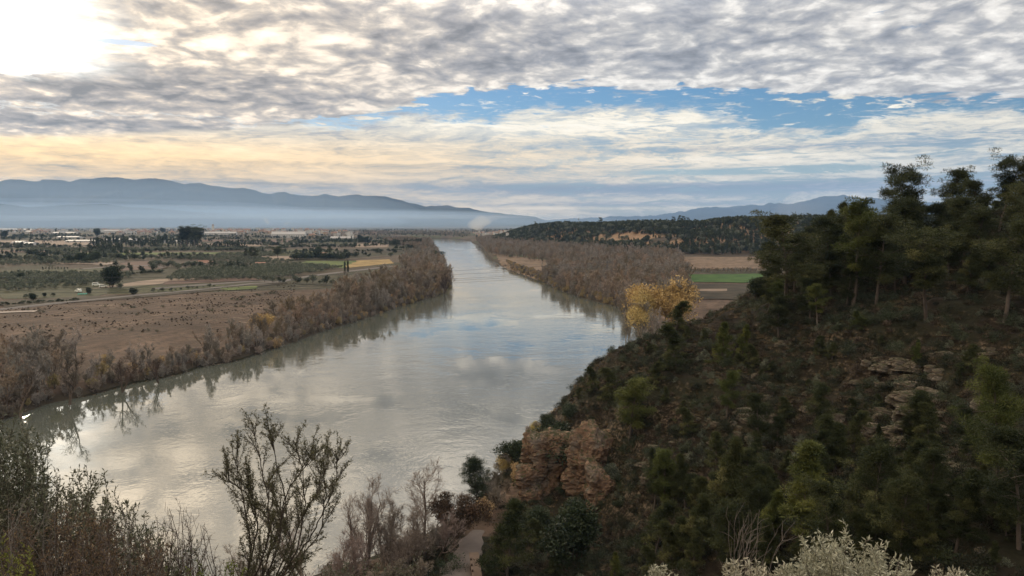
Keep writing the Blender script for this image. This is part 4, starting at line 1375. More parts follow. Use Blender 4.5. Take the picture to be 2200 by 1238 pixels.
def field_mat(name, c0, c1, rows=0.0, ang=0.0, sc=0.08):
    m, K, bs, out = mat(name, 0.95, 0.1)
    pos = K.new('ShaderNodeNewGeometry').outputs['Position']
    n = K.noise(pos, sc, 6, 0.7)
    c0 = tuple(v * 0.78 for v in c0); c1 = tuple(v * 0.78 for v in c1)
    c = K.mix(K.rng(n, 0.32, 0.68), c0, c1)
    if rows:
        rt = K.new('ShaderNodeVectorRotate', rotation_type='Z_AXIS'); rt.inputs['Angle'].default_value = ang; K.put(rt.inputs['Vector'], pos)
        w = K.new('ShaderNodeTexWave'); w.inputs['Scale'].default_value = rows; w.inputs['Distortion'].default_value = 1.5; K.put(w.inputs['Vector'], rt.outputs[0])
        c = K.mix(K.m('MULTIPLY', w.outputs['Fac'], 0.6), c, tuple(v * 0.45 for v in c0))
    K.put(bs.inputs['Base Color'], c)
    return m


F_OCHRE = field_mat('ochre_stubble', (0.24, 0.17, 0.075), (0.42, 0.30, 0.13))
F_GREEN = field_mat('winter_cereal', (0.07, 0.10, 0.03), (0.15, 0.18, 0.06))
F_LIGHT = field_mat('pale_stubble', (0.22, 0.17, 0.125), (0.34, 0.26, 0.20))
F_PLOW = field_mat('ploughed_red_soil', (0.13, 0.085, 0.065), (0.21, 0.14, 0.11), 0.03, 0.6)
F_DARK = field_mat('dark_fallow', (0.045, 0.04, 0.028), (0.085, 0.07, 0.05))
F_ORCH = field_mat('orchard_grass', (0.055, 0.06, 0.032), (0.10, 0.095, 0.055))
F_GRASS = field_mat('bright_grass', (0.04, 0.085, 0.025), (0.085, 0.15, 0.04))
F_SAND = field_mat('reddish_clearing', (0.10, 0.075, 0.05), (0.27, 0.19, 0.13), sc=0.12)
F_WHITE = field_mat('pale_ground_and_canal', (0.28, 0.24, 0.20), (0.46, 0.40, 0.35), sc=0.15)


def gp(L, z=4.0):
    return [Gz(*q, z)[:2] for q in L]


k_ = 0
for L, m in [([(640, 572), (745, 578), (765, 563), (650, 563)], F_GREEN), ([(740, 578), (842, 568), (838, 559), (765, 562)], F_OCHRE),
             ([(180, 551), (560, 548), (560, 544), (180, 546)], F_GREEN), ([(350, 606), (700, 585), (690, 572), (390, 585)], F_ORCH), ([(255, 584), (345, 580), (352, 562), (262, 566)], F_PLOW),
             ([(762, 534), (834, 533), (836, 525), (764, 526)], F_LIGHT), ([(700, 548), (905, 543), (900, 535), (740, 537)], F_DARK), ([(0, 600), (190, 596), (230, 578), (0, 584)], F_ORCH),
             ([(0, 646), (200, 642), (330, 612), (0, 606)], F_ORCH), ([(210, 622), (330, 614), (440, 600), (330, 603)], F_LIGHT), ([(340, 615), (560, 604), (545, 598), (370, 606)], F_PLOW), ([(640, 521), (760, 520), (750, 515), (640, 516)], F_DARK),
             ([(0, 664), (330, 640), (330, 632), (0, 650)], F_DARK), ([(0, 565), (230, 572), (250, 566), (0, 560)], F_LIGHT), ([(0, 676), (62, 675), (62, 671.5), (0, 672.5)], F_WHITE),  # last strip is the canal, its brightness put into a pale colour
             ([(330, 640), (620, 612), (600, 608), (330, 634)], F_DARK), ([(470, 628), (560, 622), (555, 616), (470, 622)], F_GREEN),
             ([(0, 562), (50, 560), (50, 557.6), (0, 559.4)], F_WHITE), ([(60, 566), (250, 571), (250, 569.8), (60, 564.6)], F_WHITE), ([(420, 530), (560, 532), (560, 528), (420, 526)], F_LIGHT),
             ([(560, 562), (640, 560), (640, 553), (560, 554)], F_LIGHT), ([(0, 545), (170, 545), (170, 540), (0, 540)], F_PLOW), ([(0, 528), (200, 530), (200, 520), (0, 520)], F_LIGHT), ([(430, 522), (640, 524), (640, 519), (430, 518)], F_PLOW),
             ([(1478, 604), (1640, 606), (1640, 587), (1474, 588)], F_GRASS), ([(1470, 577), (1650, 577), (1650, 553), (1420, 552)], F_SAND), ([(1480, 640), (1620, 645), (1640, 610), (1480, 607)], F_DARK), ([(1480, 624), (1560, 624), (1560, 619), (1480, 619)], F_LIGHT),
             ([(1092, 577), (1165, 596), (1178, 560), (1062, 546)], F_SAND)]:
    k_ += 1
    sheet('field', gp(L), m, 0.10 + 0.012 * k_)

# the road along the embankment
M_ROAD = simple('road_gravel', (0.16, 0.145, 0.132), 0.95, 0.1, 0.12, 0.3)


def road(px, w, z, name='road', lift=0.6):
    c = np.array([Gz(*q, z)[:2] for q in px])
    t = np.linspace(0, len(c) - 1, (len(c) - 1) * 12 + 1)
    X = np.interp(t, range(len(c)), c[:, 0]); Y = np.interp(t, range(len(c)), c[:, 1])
    d = unit(np.stack([np.gradient(X), np.gradient(Y)], 1)); nrm = np.stack([-d[:, 1], d[:, 0]], 1)
    A = np.stack([X, Y], 1)
    rows = [A + nrm * s * w for s in (-1.1, -0.5, 0.5, 1.1)]
    GXr = np.stack([r[:, 0] for r in rows]); GYr = np.stack([r[:, 1] for r in rows])
    Zr = valley(GXr, GYr) + np.array([-0.6, lift, lift, -0.6])[:, None]
    put(name, grid_mesh(name, GXr, GYr, Zr, M_ROAD), kind='structure')


M_ROAD2 = M_ROAD
road([(-80, 668), (0, 662), (110, 650), (200, 642), (300, 632), (385, 625), (460, 617), (540, 608.5), (590, 606), (640, 596), (690, 589), (740, 583), (790, 577), (845, 571)], 3.4, 5.5)
road([(590, 606), (560, 603.5), (530, 605), (430, 612), (330, 620)], 3, 5.0)
road([(175, 579), (250, 573), (330, 571), (352, 577)], 4, 5.0)

# --- single trees and thickets of the plain
done = set()


def on_plain(prs, px, py, hpx, lab, cat='tree', group=None, wide=1.0, z=4.0):
    g = Gz(px, py, z)
    z0 = float(valley(np.array([g[0]]), np.array([g[1]]))[0])
    g = Gz(px, py, z0)
    d = to_px(g)[2]
    pr = prs[RP.integers(0, len(prs))]
    s = hpx * d / F / pr.H
    pr.at((g[0], g[1], z0 - 0.1), RP.uniform(0, 6.28), (s * wide, s * wide, s), lab, cat, group)


on_plain([ROUND[0]], 238, 618, 44, 'big dark round tree standing alone beside the farm vehicles', wide=1.15)
on_plain([ROUND[0]], 287, 634, 15, 'round dark bush right of the big lone tree at the field edge', wide=1.1)
on_plain([ROUND[2]], 258, 620, 12, 'small grey bush at the foot of the big lone tree', wide=1.2)
on_plain([ROUND[0]], 192, 632, 14, 'dark bush behind the green tarpaulin')
for q in [(18, 603, 14), (44, 602, 15), (72, 645, 14), (95, 637, 8), (55, 640, 9), (115, 636, 8)]:
    on_plain(ROUND, *q, 'dark round bush at the left edge of the orchards', 'bush', 'round bushes at the left edge of the plain', 1.3)
on_plain([PINES[1]], 597, 556, 25, 'wide umbrella pine with a flat dark crown in the middle of the plain', wide=1.9)
for q in [(540, 556, 24), (528, 554, 20), (550, 556, 22)]:
    on_plain([PINES[0], PINES[2]], *q, 'dark pine left of the wide umbrella pine', 'tree', 'pines left of the umbrella pine', 1.1)
for q in [(388, 531, 40), (402, 531, 43), (418, 531, 42), (430, 529, 38)]:
    on_plain([PINES[1]], *q, 'tall dark pine of the group that rises above the conifer belt', 'tree', 'tall pines above the belt', 1.5)
for a, b in [(741, 22), (747.5, 24)]:
    on_plain(CYP, a, 585, b, 'slim cypress of the pair beside the road below the ochre field', 'tree', 'pair of cypresses by the road')
on_plain(CYP, 513, 535, 20, 'single slim cypress among low trees in mid plain')
for x in np.linspace(837, 905, 26):
    on_plain(CYP, x, 528 - (x - 837) * 0.02, RP.uniform(11, 14), 'cypress in the dark clipped row near the river', 'tree', 'cypress row near the river')
for x in np.concatenate([np.linspace(196, 425, 44), np.linspace(200, 420, 26)]):
    on_plain([FARPINE[2], CYP[0], FARPINE[0]], x, RP.uniform(523, 531), RP.uniform(11, 20), 'dark conifer in the long belt across the plain', 'tree', 'dark conifer belt')
for x in np.linspace(425, 530, 24):
    on_plain([FARPINE[2], FARPINE[0]], x, RP.uniform(533, 537), RP.uniform(9, 17), 'conifer in the thin belt right of the tall pines', 'tree', 'thin conifer belt')
for x in np.linspace(192, 262, 16):
    on_plain([FARPINE[2], FARPINE[0]], x, RP.uniform(540, 543), RP.uniform(13, 20), 'dark conifer in the short clump before the long belt', 'tree', 'short conifer clump')
for x in np.linspace(146, 203, 12):
    on_plain([ROUND[0]], x, RP.uniform(562, 566), RP.uniform(10, 22), 'dark bushy tree in the clump left of the ploughed field', 'tree', 'clump left of the ploughed field', 1.2)
for x0_, y0_, x1_, y1_, n_ in [(0, 592, 190, 588, 26), (0, 610, 150, 606, 22), (270, 590, 350, 586, 14), (440, 540, 560, 538, 24), (300, 541, 420, 539, 22), (600, 533, 760, 531, 30), (640, 541, 720, 540, 12), (0, 534, 140, 533, 24), (760, 541, 880, 540, 20), (330, 628, 460, 616, 12), (0, 656, 170, 646, 26)]:
    for u_ in np.linspace(0, 1, n_):
        on_plain(FARTREE, x0_ + (x1_ - x0_) * u_ + RP.normal() * 1.5, y0_ + (y1_ - y0_) * u_, RP.uniform(3, 8), 'low tree in one of the hedge lines that cross the left plain', 'tree', 'hedge lines of the left plain', 1.4)
for x in np.linspace(630, 745, 26):
    on_plain([FARTREE[0]], x, RP.uniform(556, 559), RP.uniform(11, 15), 'dark tree in the solid hedge behind the green and ochre field', 'tree', 'hedge behind the ochre field', 1.4)
for q in [(652, 549, 14), (684, 548, 17), (708, 549, 18), (725, 545, 12), (740, 549, 14), (90, 516, 14), (10, 512, 15), (66, 520, 14), (208, 508, 16), (350, 500, 10), (775, 520, 14), (785, 522, 12), (120, 500, 10), (25, 500, 7), (63, 497, 6)]:
    on_plain(FARPINE + ROUND[:1], *q, 'single dark tree standing out on the far plain', 'tree', 'single dark trees on the plain', 1.1)
for x in np.concatenate([np.linspace(262, 440, 24), np.linspace(270, 445, 20)]):
    on_plain([FARTREE[0], FARTREE[1]], x, RP.uniform(551, 560), RP.uniform(7, 11), 'round grey-green tree in the double row below the long green strip', 'tree', 'double row of round trees', 1.0)
for x in np.linspace(60, 260, 40):
    on_plain([FARTREE[1], FARTREE[0]], x, RP.uniform(548, 558), RP.uniform(7, 13), 'grey-green tree in the uneven row across the left plain', 'tree', 'uneven row on the left plain', 1.2)
for x in np.concatenate([np.linspace(92, 145, 9)]):
    on_plain([FARPINE[2]], x, RP.uniform(578, 580), RP.uniform(4, 8), 'little dark conifer in the short hedge on the pale ground', 'tree', 'short hedge of little conifers', 1.3)

# olive orchards: rows of single trees, nearest ones as things
O = []
for L, sp_ in [([(0, 575), (230, 570), (250, 560), (0, 562)], 10), ([(30, 545), (560, 542), (620, 536), (60, 538)], 11), ([(450, 556), (560, 556), (640, 548), (480, 549)], 9), ([(350, 607), (590, 604), (735, 578), (640, 572), (400, 582)], 7.5), ([(0, 632), (190, 618), (290, 598), (160, 590), (0, 592)], 8.0), ([(330, 560), (560, 566), (640, 566), (560, 558), (420, 556)], 9), ([(440, 575), (620, 570), (560, 566), (400, 570)], 8.5)]:
    O.append(spots(L, sp_, 4.0, 0.14, RP))
O = np.concatenate(O)
dd_ = to_px(O)[2]; order = np.argsort(dd_)
for k in order[:300]:
    p_ = to_px(O[k])[0]
    OLIVE[RP.integers(0, 2)].at(tuple(O[k]), RP.uniform(0, 6.28), RP.uniform(0.75, 1.1), 'small grey-green olive tree in the orchard above the road' if p_ > 320 else 'small grey-green olive tree in the orchard rows at the left edge', 'tree', 'olive orchards')
rest = order[300:]
scatter_stuff('olive_orchard', OLIVE, O[rest], RP.uniform(0, 6.28, len(rest)), RP.uniform(0.75, 1.1, len(rest)), 'grey-green olive orchards further out on the plain', 'orchard')

# loose trees all over the far plain
X = RP.uniform(-2600, 300, 9000); Y = RP.uniform(620, 4600, 9000)
ok = (river_sd(X, Y) > 15) & (fbm(X / 170, Y / 170, 3, 90) > 0.53) & (X / Y < 0.0)
X, Y = X[ok], Y[ok]
hx, hy = [], []
for _ in range(70):           # hedges and tree rows along the field edges
    x0 = RP.uniform(-1700, -40); y0 = RP.uniform(560, 2600); L_ = RP.uniform(60, 260); a_ = RP.choice([-0.35, -0.35, 1.22]) + RP.normal() * 0.08
    tt = np.arange(0, L_, RP.uniform(5, 8))
    hx.append(x0 + tt * math.cos(a_) + RP.normal(size=len(tt))); hy.append(y0 + tt * math.sin(a_) + RP.normal(size=len(tt)))
hx = np.concatenate(hx); hy = np.concatenate(hy)
kq = river_sd(hx, hy) > 20
X = np.r_[X, hx[kq]]; Y = np.r_[Y, hy[kq]]
Q = np.stack([X, Y, valley(X, Y)], 1)
px_, py_, dd_ = to_px(Q)
k = (px_ > -50) & (px_ < 1100) & ~((px_ > 640) & (px_ < 850) & (py_ > 556) & (py_ < 580))
Q = Q[k]; dd_ = dd_[k]
order = np.argsort(dd_)
for q in Q[order[:20]]:
    FARTREE[RP.integers(0, 2)].at(tuple(q), RP.uniform(0, 6.28), RP.uniform(0.35, 1.0), 'round tree among the patchwork fields of the left plain', 'tree', 'scattered trees of the plain')
far_ = order[20:]
scatter_stuff('distant_trees', FARTREE + FARPINE[:1], Q[far_], RP.uniform(0, 6.28, len(far_)), RP.uniform(0.5, 1.15, len(far_)), 'distant hedges and trees of the valley floor fading into haze', 'trees')
# belt of trees beyond the river bend
B = spots([(700, 513), (830, 516), (935, 515), (1005, 511), (1012, 506), (900, 502), (760, 503)], 22, rg=RP)
B = B[river_sd(B[:, 0], B[:, 1]) > 3]
scatter_stuff('far_bank_trees', [BARE[0], BARE[2]] + FARTREE, B, RP.uniform(0, 6.28, len(B)), RP.uniform(0.5, 1.0, len(B)), 'hazy belt of trees beyond the far bend of the river', 'trees')

# dark scrub on the brown field
for px, py, w in [(275, 657, 28), (290, 662, 20), (318, 667, 13), (328, 672, 18), (356, 660, 12), (455, 668, 16), (515, 645, 30), (527, 641, 22), (562, 636, 22), (540, 655, 12), (520, 660, 26), (300, 678, 12), (135, 680, 20), (160, 708, 14), (140, 712, 10), (235, 709, 22), (265, 709, 18), (290, 711, 14), (320, 712, 20), (345, 713, 12), (412, 658, 9), (95, 672, 20), (60, 668, 16), (232, 659, 14), (580, 668, 14), (590, 632, 16)]:
    for j in range(max(1, int(w / 8))):
        g = Gz(px + (j - w / 16) * 8 + RP.uniform(-2, 2), py + RP.uniform(-1, 1), 4.2)
        z0 = float(valley(np.array([g[0]]), np.array([g[1]]))[0]); d = to_px(g)[2]
        s = 8.5 * d / F / 2.2
        SHRUBS[[4, 3][RP.integers(0, 5) == 0]].at((g[0], g[1], z0), RP.uniform(0, 6.28), (s * 1.2, s * 1.2, s * 0.95), 'low dark scrub clump on the brown field', 'shrub', 'scrub clumps on the brown field')

# ------------------------------------------------------------------ buildings
W_WALLS = [simple('cream_render', (0.42, 0.37, 0.31), 0.9, 0.2, 0.08, 0.2), simple('white_render', (0.52, 0.50, 0.46), 0.9, 0.2, 0.05, 0.2), simple('ochre_render', (0.42, 0.32, 0.23), 0.9, 0.2, 0.08, 0.2)]
M_TILE = simple('roof_tiles', (0.24, 0.14, 0.10), 0.9, 0.2, 0.2, 0.5)
M_PALEROOF = simple('pale_roof', (0.36, 0.345, 0.325), 0.6, 0.4, 0.08, 0.2)
M_GLASS = simple('window_dark', (0.03, 0.035, 0.04), 0.3, 0.5, 0.1, 1)


def house_meshes(w, d, h, wall, roofm, flat=False, floors=2):
    a = MB(); a.box((0, 0, h / 2 - 0.5), (w, d, h + 1))
    if not flat:
        g = d * 0.22
        a.add([(-w / 2, -d / 2, h), (-w / 2, d / 2, h), (-w / 2, 0, h + g)], [(0, 1, 2)])
        a.add([(w / 2, -d / 2, h), (w / 2, d / 2, h), (w / 2, 0, h + g)], [(0, 1, 2)])
    r = MB()
    if flat:
        r.box((0, 0, h + 0.15), (w + 0.6, d + 0.6, 0.3))
    else:
        g = d * 0.22
        for s in (-1, 1):
            y0, y1 = s * (d / 2 + 0.5), 0
            v = [(-w / 2 - .4, y0, h - 0.2), (w / 2 + .4, y0, h - 0.2), (w / 2 + .4, y1, h + g + .05), (-w / 2 - .4, y1, h + g + .05)]
            v += [(x, y, z + 0.22) for x, y, z in v]
            r.add(v, [(0, 1, 2, 3), (4, 5, 6, 7), (0, 1, 5, 4), (2, 3, 7, 6), (0, 3, 7, 4), (1, 2, 6, 5)])
    wi = MB()
    for f in range(floors):
        for x in np.linspace(-w / 2 + 1.6, w / 2 - 1.6, max(2, int(w / 3))):
            for s in (-1, 1):
                wi.box((x, s * (d / 2 + 0.02), h / floors * (f + 0.55)), (1.0, 0.12, 1.3))
    return [('wall', a.build('wall', wall)), ('roof', r.build('roof', roofm)), ('windows', wi.build('windows', M_GLASS))]


HOUSES = [Proto('house', house_meshes(11, 9, 6.5, W_WALLS[0], M_TILE), 6.5), Proto('house', house_meshes(9, 8, 8.5, W_WALLS[1], M_TILE, floors=3), 8.5),
          Proto('house', house_meshes(14, 9, 5.5, W_WALLS[2], M_TILE), 5.5), Proto('house', house_meshes(12, 11, 9.5, W_WALLS[1], M_PALEROOF, True, 3), 9.5)]
SHEDS = [Proto('warehouse', house_meshes(42, 22, 7, W_WALLS[1], M_PALEROOF, floors=1), 7)]


def building(pr, px, py, lab, cat, group=None, rz=0.0, sc=1.0, z=10.0):
    g = Gz(px, py, z); z0 = float(valley(np.array([g[0]]), np.array([g[1]]))[0]); g = Gz(px, py, z0)
    return pr.at((g[0], g[1], z0), rz, sc, lab, cat, group)


for k in range(270):
    cx_, cw_, y0_, y1_ = [(300, 90, 495, 505), (470, 70, 495, 505), (560, 90, 495, 503), (660, 60, 496, 506), (90, 90, 496, 502), (380, 200, 494, 500), (760, 60, 504, 510)][RP.integers(0, 7)]
    building(HOUSES[RP.integers(0, 4)], RP.normal(cx_, cw_ * 0.5), RP.uniform(y0_, y1_), 'small pale house of the hazy town on the far plain', 'house', 'houses of the far town', RP.uniform(0, 3.14), RP.uniform(0.9, 1.6))
for k in range(46):
    x = RP.uniform(1018, 1092)
    building(HOUSES[RP.integers(0, 4)], x, RP.uniform(500, 507), 'cream house of the village above the river bend', 'house', 'village houses above the bend', RP.uniform(0, 3.14), RP.uniform(0.7, 1.0))
for x, y, sc_, lab in [(621, 511, (2.3, 1.2, 1.5), 'long pale warehouse with a white wall right of the town'), (475, 505, (2.6, 1.2, 1.0), 'long low pale shed in front of the town'), (250, 501, (2.2, 1.2, 1.2), 'pale roofed hall at the left side of the town'), (735, 515, (1.4, 1.0, 0.7), 'low white building among the far fields'), (370, 522, (1.0, .6, .5), 'low pale shed behind the conifer belt')]:
    building(SHEDS[0], x, y, lab, 'warehouse', None, 0.1, sc_)
for x, y, w_, lab in [(30, 494, 3.6, 'long bright greenhouse roof at the far left edge'), (75, 494.6, 3.4, 'long bright greenhouse next to the one at the left edge'), (80, 499, 2.0, 'shorter bright greenhouse in front of the long ones'), (140, 502, 2.0, 'greenhouse with a white roof right of the bright ones'), (183, 521, 1.7, 'long pale greenhouse tunnel before the dark conifer belt'), (262, 518, 1.6, 'pale greenhouse half hidden by the conifer belt'), (150, 512, 1.4, 'pale tunnel behind the long greenhouse'), (45, 524, 0.5, 'small bright shed roof in the left plain'), (66, 527, 0.4, 'tiny bright roof right of the small bright shed')]:
    building(SHEDS[0], x, y, lab, 'greenhouse', None, 0.05, (w_, 1.5, 0.5))
for x, y, lab in [(438, 568, 'small stone hut with a pale roof among the olive trees'), (449, 571, 'little shed beside the stone hut in the orchard'), (694, 549, 'white hut between dark trees behind the hedge'), (560, 572, 'grey hut at the upper edge of the orchard')]:
    building(HOUSES[0], x, y, lab, 'hut', None, 0.2, (0.9, 0.9, 0.5), 5)
# church tower in the town
g = Gz(458, 499, 9.0); z0 = float(valley(np.array([g[0]]), np.array([g[1]]))[0])
e = bpy.data.objects.new('church_tower', None); COL.objects.link(e); e.location = (g[0], g[1], z0)
tag(e, 'pale square church tower rising above the far town', 'tower')
b = MB(); b.box((0, 0, 14), (9, 9, 28)); put('shaft', b.build('shaft', W_WALLS[1]), e)
b = MB(); b.box((0, 0, 30.5), (7, 7, 5)); b.box((0, 0, 28.3), (10, 10, 0.6)); put('belfry', b.build('belfry', W_WALLS[0]), e)
b = MB(); b.add([(-4, -4, 33), (4, -4, 33), (4, 4, 33), (-4, 4, 33), (0, 0, 37)], [(0, 1, 4), (1, 2, 4), (2, 3, 4), (3, 0, 4)]); put('roof', b.build('roof', M_TILE), e)

# farm vehicles and tarpaulin beside the big tree
M_WHITEPAINT = simple('white_paint', (0.72, 0.74, 0.66), 0.4, 0.5, 0.05, 1)
M_TYRE = simple('tyre', (0.02, 0.02, 0.02), 0.9, 0.2, 0.1, 1)
M_TARP = simple('green_tarp', (0.03, 0.20, 0.15), 0.6, 0.4, 0.15, 0.6)


def van(px, py, rz, lab, sc=1.0):
    g = Gz(px, py, 5); z0 = float(valley(np.array([g[0]]), np.array([g[1]]))[0])
    e = bpy.data.objects.new('parked_van', None); COL.objects.link(e); e.location = (g[0], g[1], z0 + 0.1); e.rotation_euler = (0, 0, rz); e.scale = (sc,) * 3
    tag(e, lab, 'van')
    prof = [(-2.6, 0.4), (2.5, 0.4), (2.6, 1.1), (1.7, 1.35), (1.1, 2.2), (-2.5, 2.3), (-2.65, 1.2)]
    v = [(x, s * 0.95, z) for s in (-1, 1) for x, z in prof]
    n = len(prof)
    bm = MB()
    bm.add(v, [(i, (i + 1) % n, n + (i + 1) % n, n + i) for i in range(n)])
    for s in (0, n):
        bm.add(v, [(s, s + 1, s + 2, s + 3), (s, s + 3, s + 4, s + 6), (s + 4, s + 5, s + 6, s + 6)][:2] + [(s + 4, s + 5, s + 6, s + 4)][:0])
        bm.add(v, [(s + 4, s + 5, s + 6)])
    put('body', bm.build('body', M_WHITEPAINT), e)
    w = MB()
    for s in (-1, 1):
        w.box((-0.5, s * 0.96, 1.75), (3.0, 0.04, 0.6))
    w.box((1.45, 0, 1.78), (0.1, 1.6, 0.6))
    put('windows', w.build('windows', M_GLASS), e)
    for x in (-1.7, 1.7):
        for s in (-1, 1):
            w = MB(); th = np.arange(14) * 2 * np.pi / 14
            ring = [(x + 0.36 * math.cos(t), s * 0.95 + o, 0.36 + 0.36 * math.sin(t)) for o in (-.12, .12) for t in th]
            w.add(ring, [(i, (i + 1) % 14, 14 + (i + 1) % 14, 14 + i) for i in range(14)])
            w.add([(x, s * 0.95 + s * .12, 0.36)] + ring[14 * (s > 0):14 * (s > 0) + 14], [(0, 1 + i, 1 + (i + 1) % 14) for i in range(14)])
            put('wheel', w.build('wheel', M_TYRE), e)


van(207, 614, 0.2, 'white van with a pale yellow roof parked left of the big lone tree', 1.0)
van(222, 617, 0.3, 'white van parked closest to the big lone tree', 1.0)
van(168, 627, 2.8, 'small white car parked beyond the green tarpaulin', 0.9)
b = MB()
uu, vv = np.meshgrid(np.linspace(-4.5, 4.5, 14), np.linspace(-2, 2, 8), indexing='ij')
hh = 2.0 - 0.25 * vv ** 2 + 0.25 * np.sin(uu * 2.2) + 0.0 * uu
i = np.arange(13)[:, None] * 8; j = np.arange(7)[None]
b.add(np.stack([uu, vv, hh], -1).reshape(-1, 3), np.stack([i + j, i + 8 + j, i + 9 + j, i + 1 + j], -1).reshape(-1, 4))
b.add(np.stack([uu, vv, hh - 0.08], -1).reshape(-1, 3), np.stack([i + j, i + 8 + j, i + 9 + j, i + 1 + j], -1).reshape(-1, 4))
for sx in (-4.4, 4.4):
    for sy in (-1.9, 1.9):
        b.tube([(sx, sy, -0.1), (sx, sy, 1.2)], 0.06, 5)
g = Gz(178, 633, 5); z0 = float(valley(np.array([g[0]]), np.array([g[1]]))[0])
put('tarpaulin_shelter', b.build('tarpaulin_shelter', M_TARP), loc=(g[0], g[1], z0), sc=0.6, rz=0.15, label='bright green tarpaulin shelter beside the dark field track', cat='shelter')

# ------------------------------------------------------------------ bluff woods
RB = np.random.default_rng(5)
X = RB.uniform(-80, 1200, 120000); Y = RB.uniform(760, 2300, 120000)
az = X / Y; by = np.interp(az, BL_AZ, BL_Y)
px_ = 1100 + 1606 * az
h_ = valley(X, Y)
ok = (az > -0.035) & (px_ < 2250) & (Y > by - 260) & (Y < by + 90) & (h_ > 6.0) & (river_sd(X, Y) > 8)
nz = fbm(X / 60, Y / 60, 3, 66)
cl = np.exp(-((px_ - 1360) / 120) ** 2) + 0.6 * np.exp(-((px_ - 1420) / 60) ** 2)
rel = (h_ - 6) / np.maximum(np.interp(az, BL_AZ, BL_Z) - 6, 1)
ok &= RB.random(len(X)) < np.clip(1.0 - 1.3 * cl * (nz > 0.47) * (rel < 0.62) * (rel > 0.2), 0.08, 1)
ok &= RB.random(len(X)) < 0.8
Q = np.stack([X, Y, h_ - 0.2], 1)[ok]
Hs = RB.uniform(0.55, 1.25, len(Q))
px_, py_, dd_ = to_px(Q)
order = np.argsort(-(Hs / dd_) * (px_ < 1640))
labs = [(0, 1120, 'dark pine at the low river end of the wooded bluff'), (1120, 1300, 'dark pine on the wooded bluff below the radio mast'), (1300, 1460, 'pine on the wooded bluff near the bare orange cliff patches'), (1460, 3000, 'pine of the wooded bluff seen left of the nearest pines')]
for k in order[:110]:
    FARPINE[RB.integers(0, 3)].at(tuple(Q[k]), RB.uniform(0, 6.28), Hs[k], [l for a, b, l in labs if a <= px_[k] < b][0], 'tree', 'pines of the wooded bluff')
r_ = order[110:]
scatter_stuff('bluff_wood', FARPINE + FARTREE, Q[r_], RB.uniform(0, 6.28, len(r_)), Hs[r_], 'dark evergreen wood covering the bluff across the river', 'wood')
for px, hpx in [(1290, 14), (1447, 13), (1460, 15), (1468, 14), (1478, 12), (1494, 10), (1150, 9), (1213, 8), (1735, 12)]:
    az_ = (px - 1100) / 1606; Y_ = float(np.interp(az_, BL_AZ, BL_Y)) + 10; X_ = az_ * Y_
    z_ = float(valley(np.array([X_]), np.array([Y_]))[0])
    FARPINE[1].at((X_, Y_, z_), RB.uniform(0, 6), hpx * Y_ / F / 8 * 1.35, 'round pine standing out on the skyline of the wooded bluff', 'tree', 'skyline pines of the bluff')
# radio mast
az_ = (1243 - 1100) / 1606; Y_ = float(np.interp(az_, BL_AZ, BL_Y)) + 5
z_ = float(valley(np.array([az_ * Y_]), np.array([Y_]))[0])
M_STEEL = simple('grey_steel', (0.16, 0.16, 0.17), 0.5, 0.5, 0.1, 1)
e = bpy.data.objects.new('radio_mast', None); COL.objects.link(e); e.location = (az_ * Y_, Y_, z_)
tag(e, 'thin grey radio mast on top of the wooded bluff', 'mast')
b = MB()
for k in range(3):
    a = k * 2.094
    b.tube([(0.9 * math.cos(a), 0.9 * math.sin(a), -1), (0.35 * math.cos(a), 0.35 * math.sin(a), 17)], 0.14, 5)
for z in np.arange(1, 17, 1.6):
    r = 0.9 - 0.55 * z / 17
    for k in range(3):
        a, a2 = k * 2.094, (k + 1) * 2.094
        b.tube([(r * math.cos(a), r * math.sin(a), z), (r * math.cos(a2), r * math.sin(a2), z + 1.2)], 0.07, 4)
put('lattice', b.build('lattice', M_STEEL), e)
b = MB()
for k in range(4):
    b.box((0.7 * math.cos(k * 1.57), 0.7 * math.sin(k * 1.57), 15.5), (0.4, 0.4, 2.2))
b.tube([(0, 0, 16.5), (0, 0, 19.5)], 0.08, 5)
put('antennas', b.build('antennas', M_STEEL), e)

# ------------------------------------------------------------------ power line across the river
M_WIRE = simple('wire', (0.05, 0.05, 0.055), 0.6, 0.4, 0.05, 1)
M_WOODPOLE = simple('pylon_steel', (0.12, 0.12, 0.12), 0.7, 0.3, 0.1, 1)
ends = [P(-330, 596, 400), P(1305, 566, 600)]
ys = [(-6, 1.5), (-3, -1.5), (0, -5), (3, -6.5), (6, -8.5)]


def pylon(base, ang, h, lab):
    e = bpy.data.objects.new('pylon', None); COL.objects.link(e); e.location = base; e.rotation_euler = (0, 0, ang)
    tag(e, lab, 'pylon')
    b = MB()
    for sx in (-1, 1):
        for sy in (-1, 1):
            b.tube([(sx * 1.3, sy * 1.3, -1), (sx * 0.3, sy * 0.3, h + 2)], 0.10, 4)
    for z in np.arange(1, h, 2.0):
        r = 1.3 - 1.0 * z / h
        for s in (-1, 1):
            b.tube([(-r, s * r, z), (r, s * r, z + 1.6)], 0.05, 3); b.tube([(s * r, -r, z), (s * r, r, z + 1.6)], 0.05, 3)
    put('lattice', b.build('lattice', M_WOODPOLE), e)
    for z in (h + 1.5, h - 5, h - 8.5):
        b = MB(); b.tube([(-6.3, 0, z), (0, 0, z + .5), (6.3, 0, z)], 0.12, 4)
        put('crossarm', b.build('crossarm', M_WOODPOLE), e)


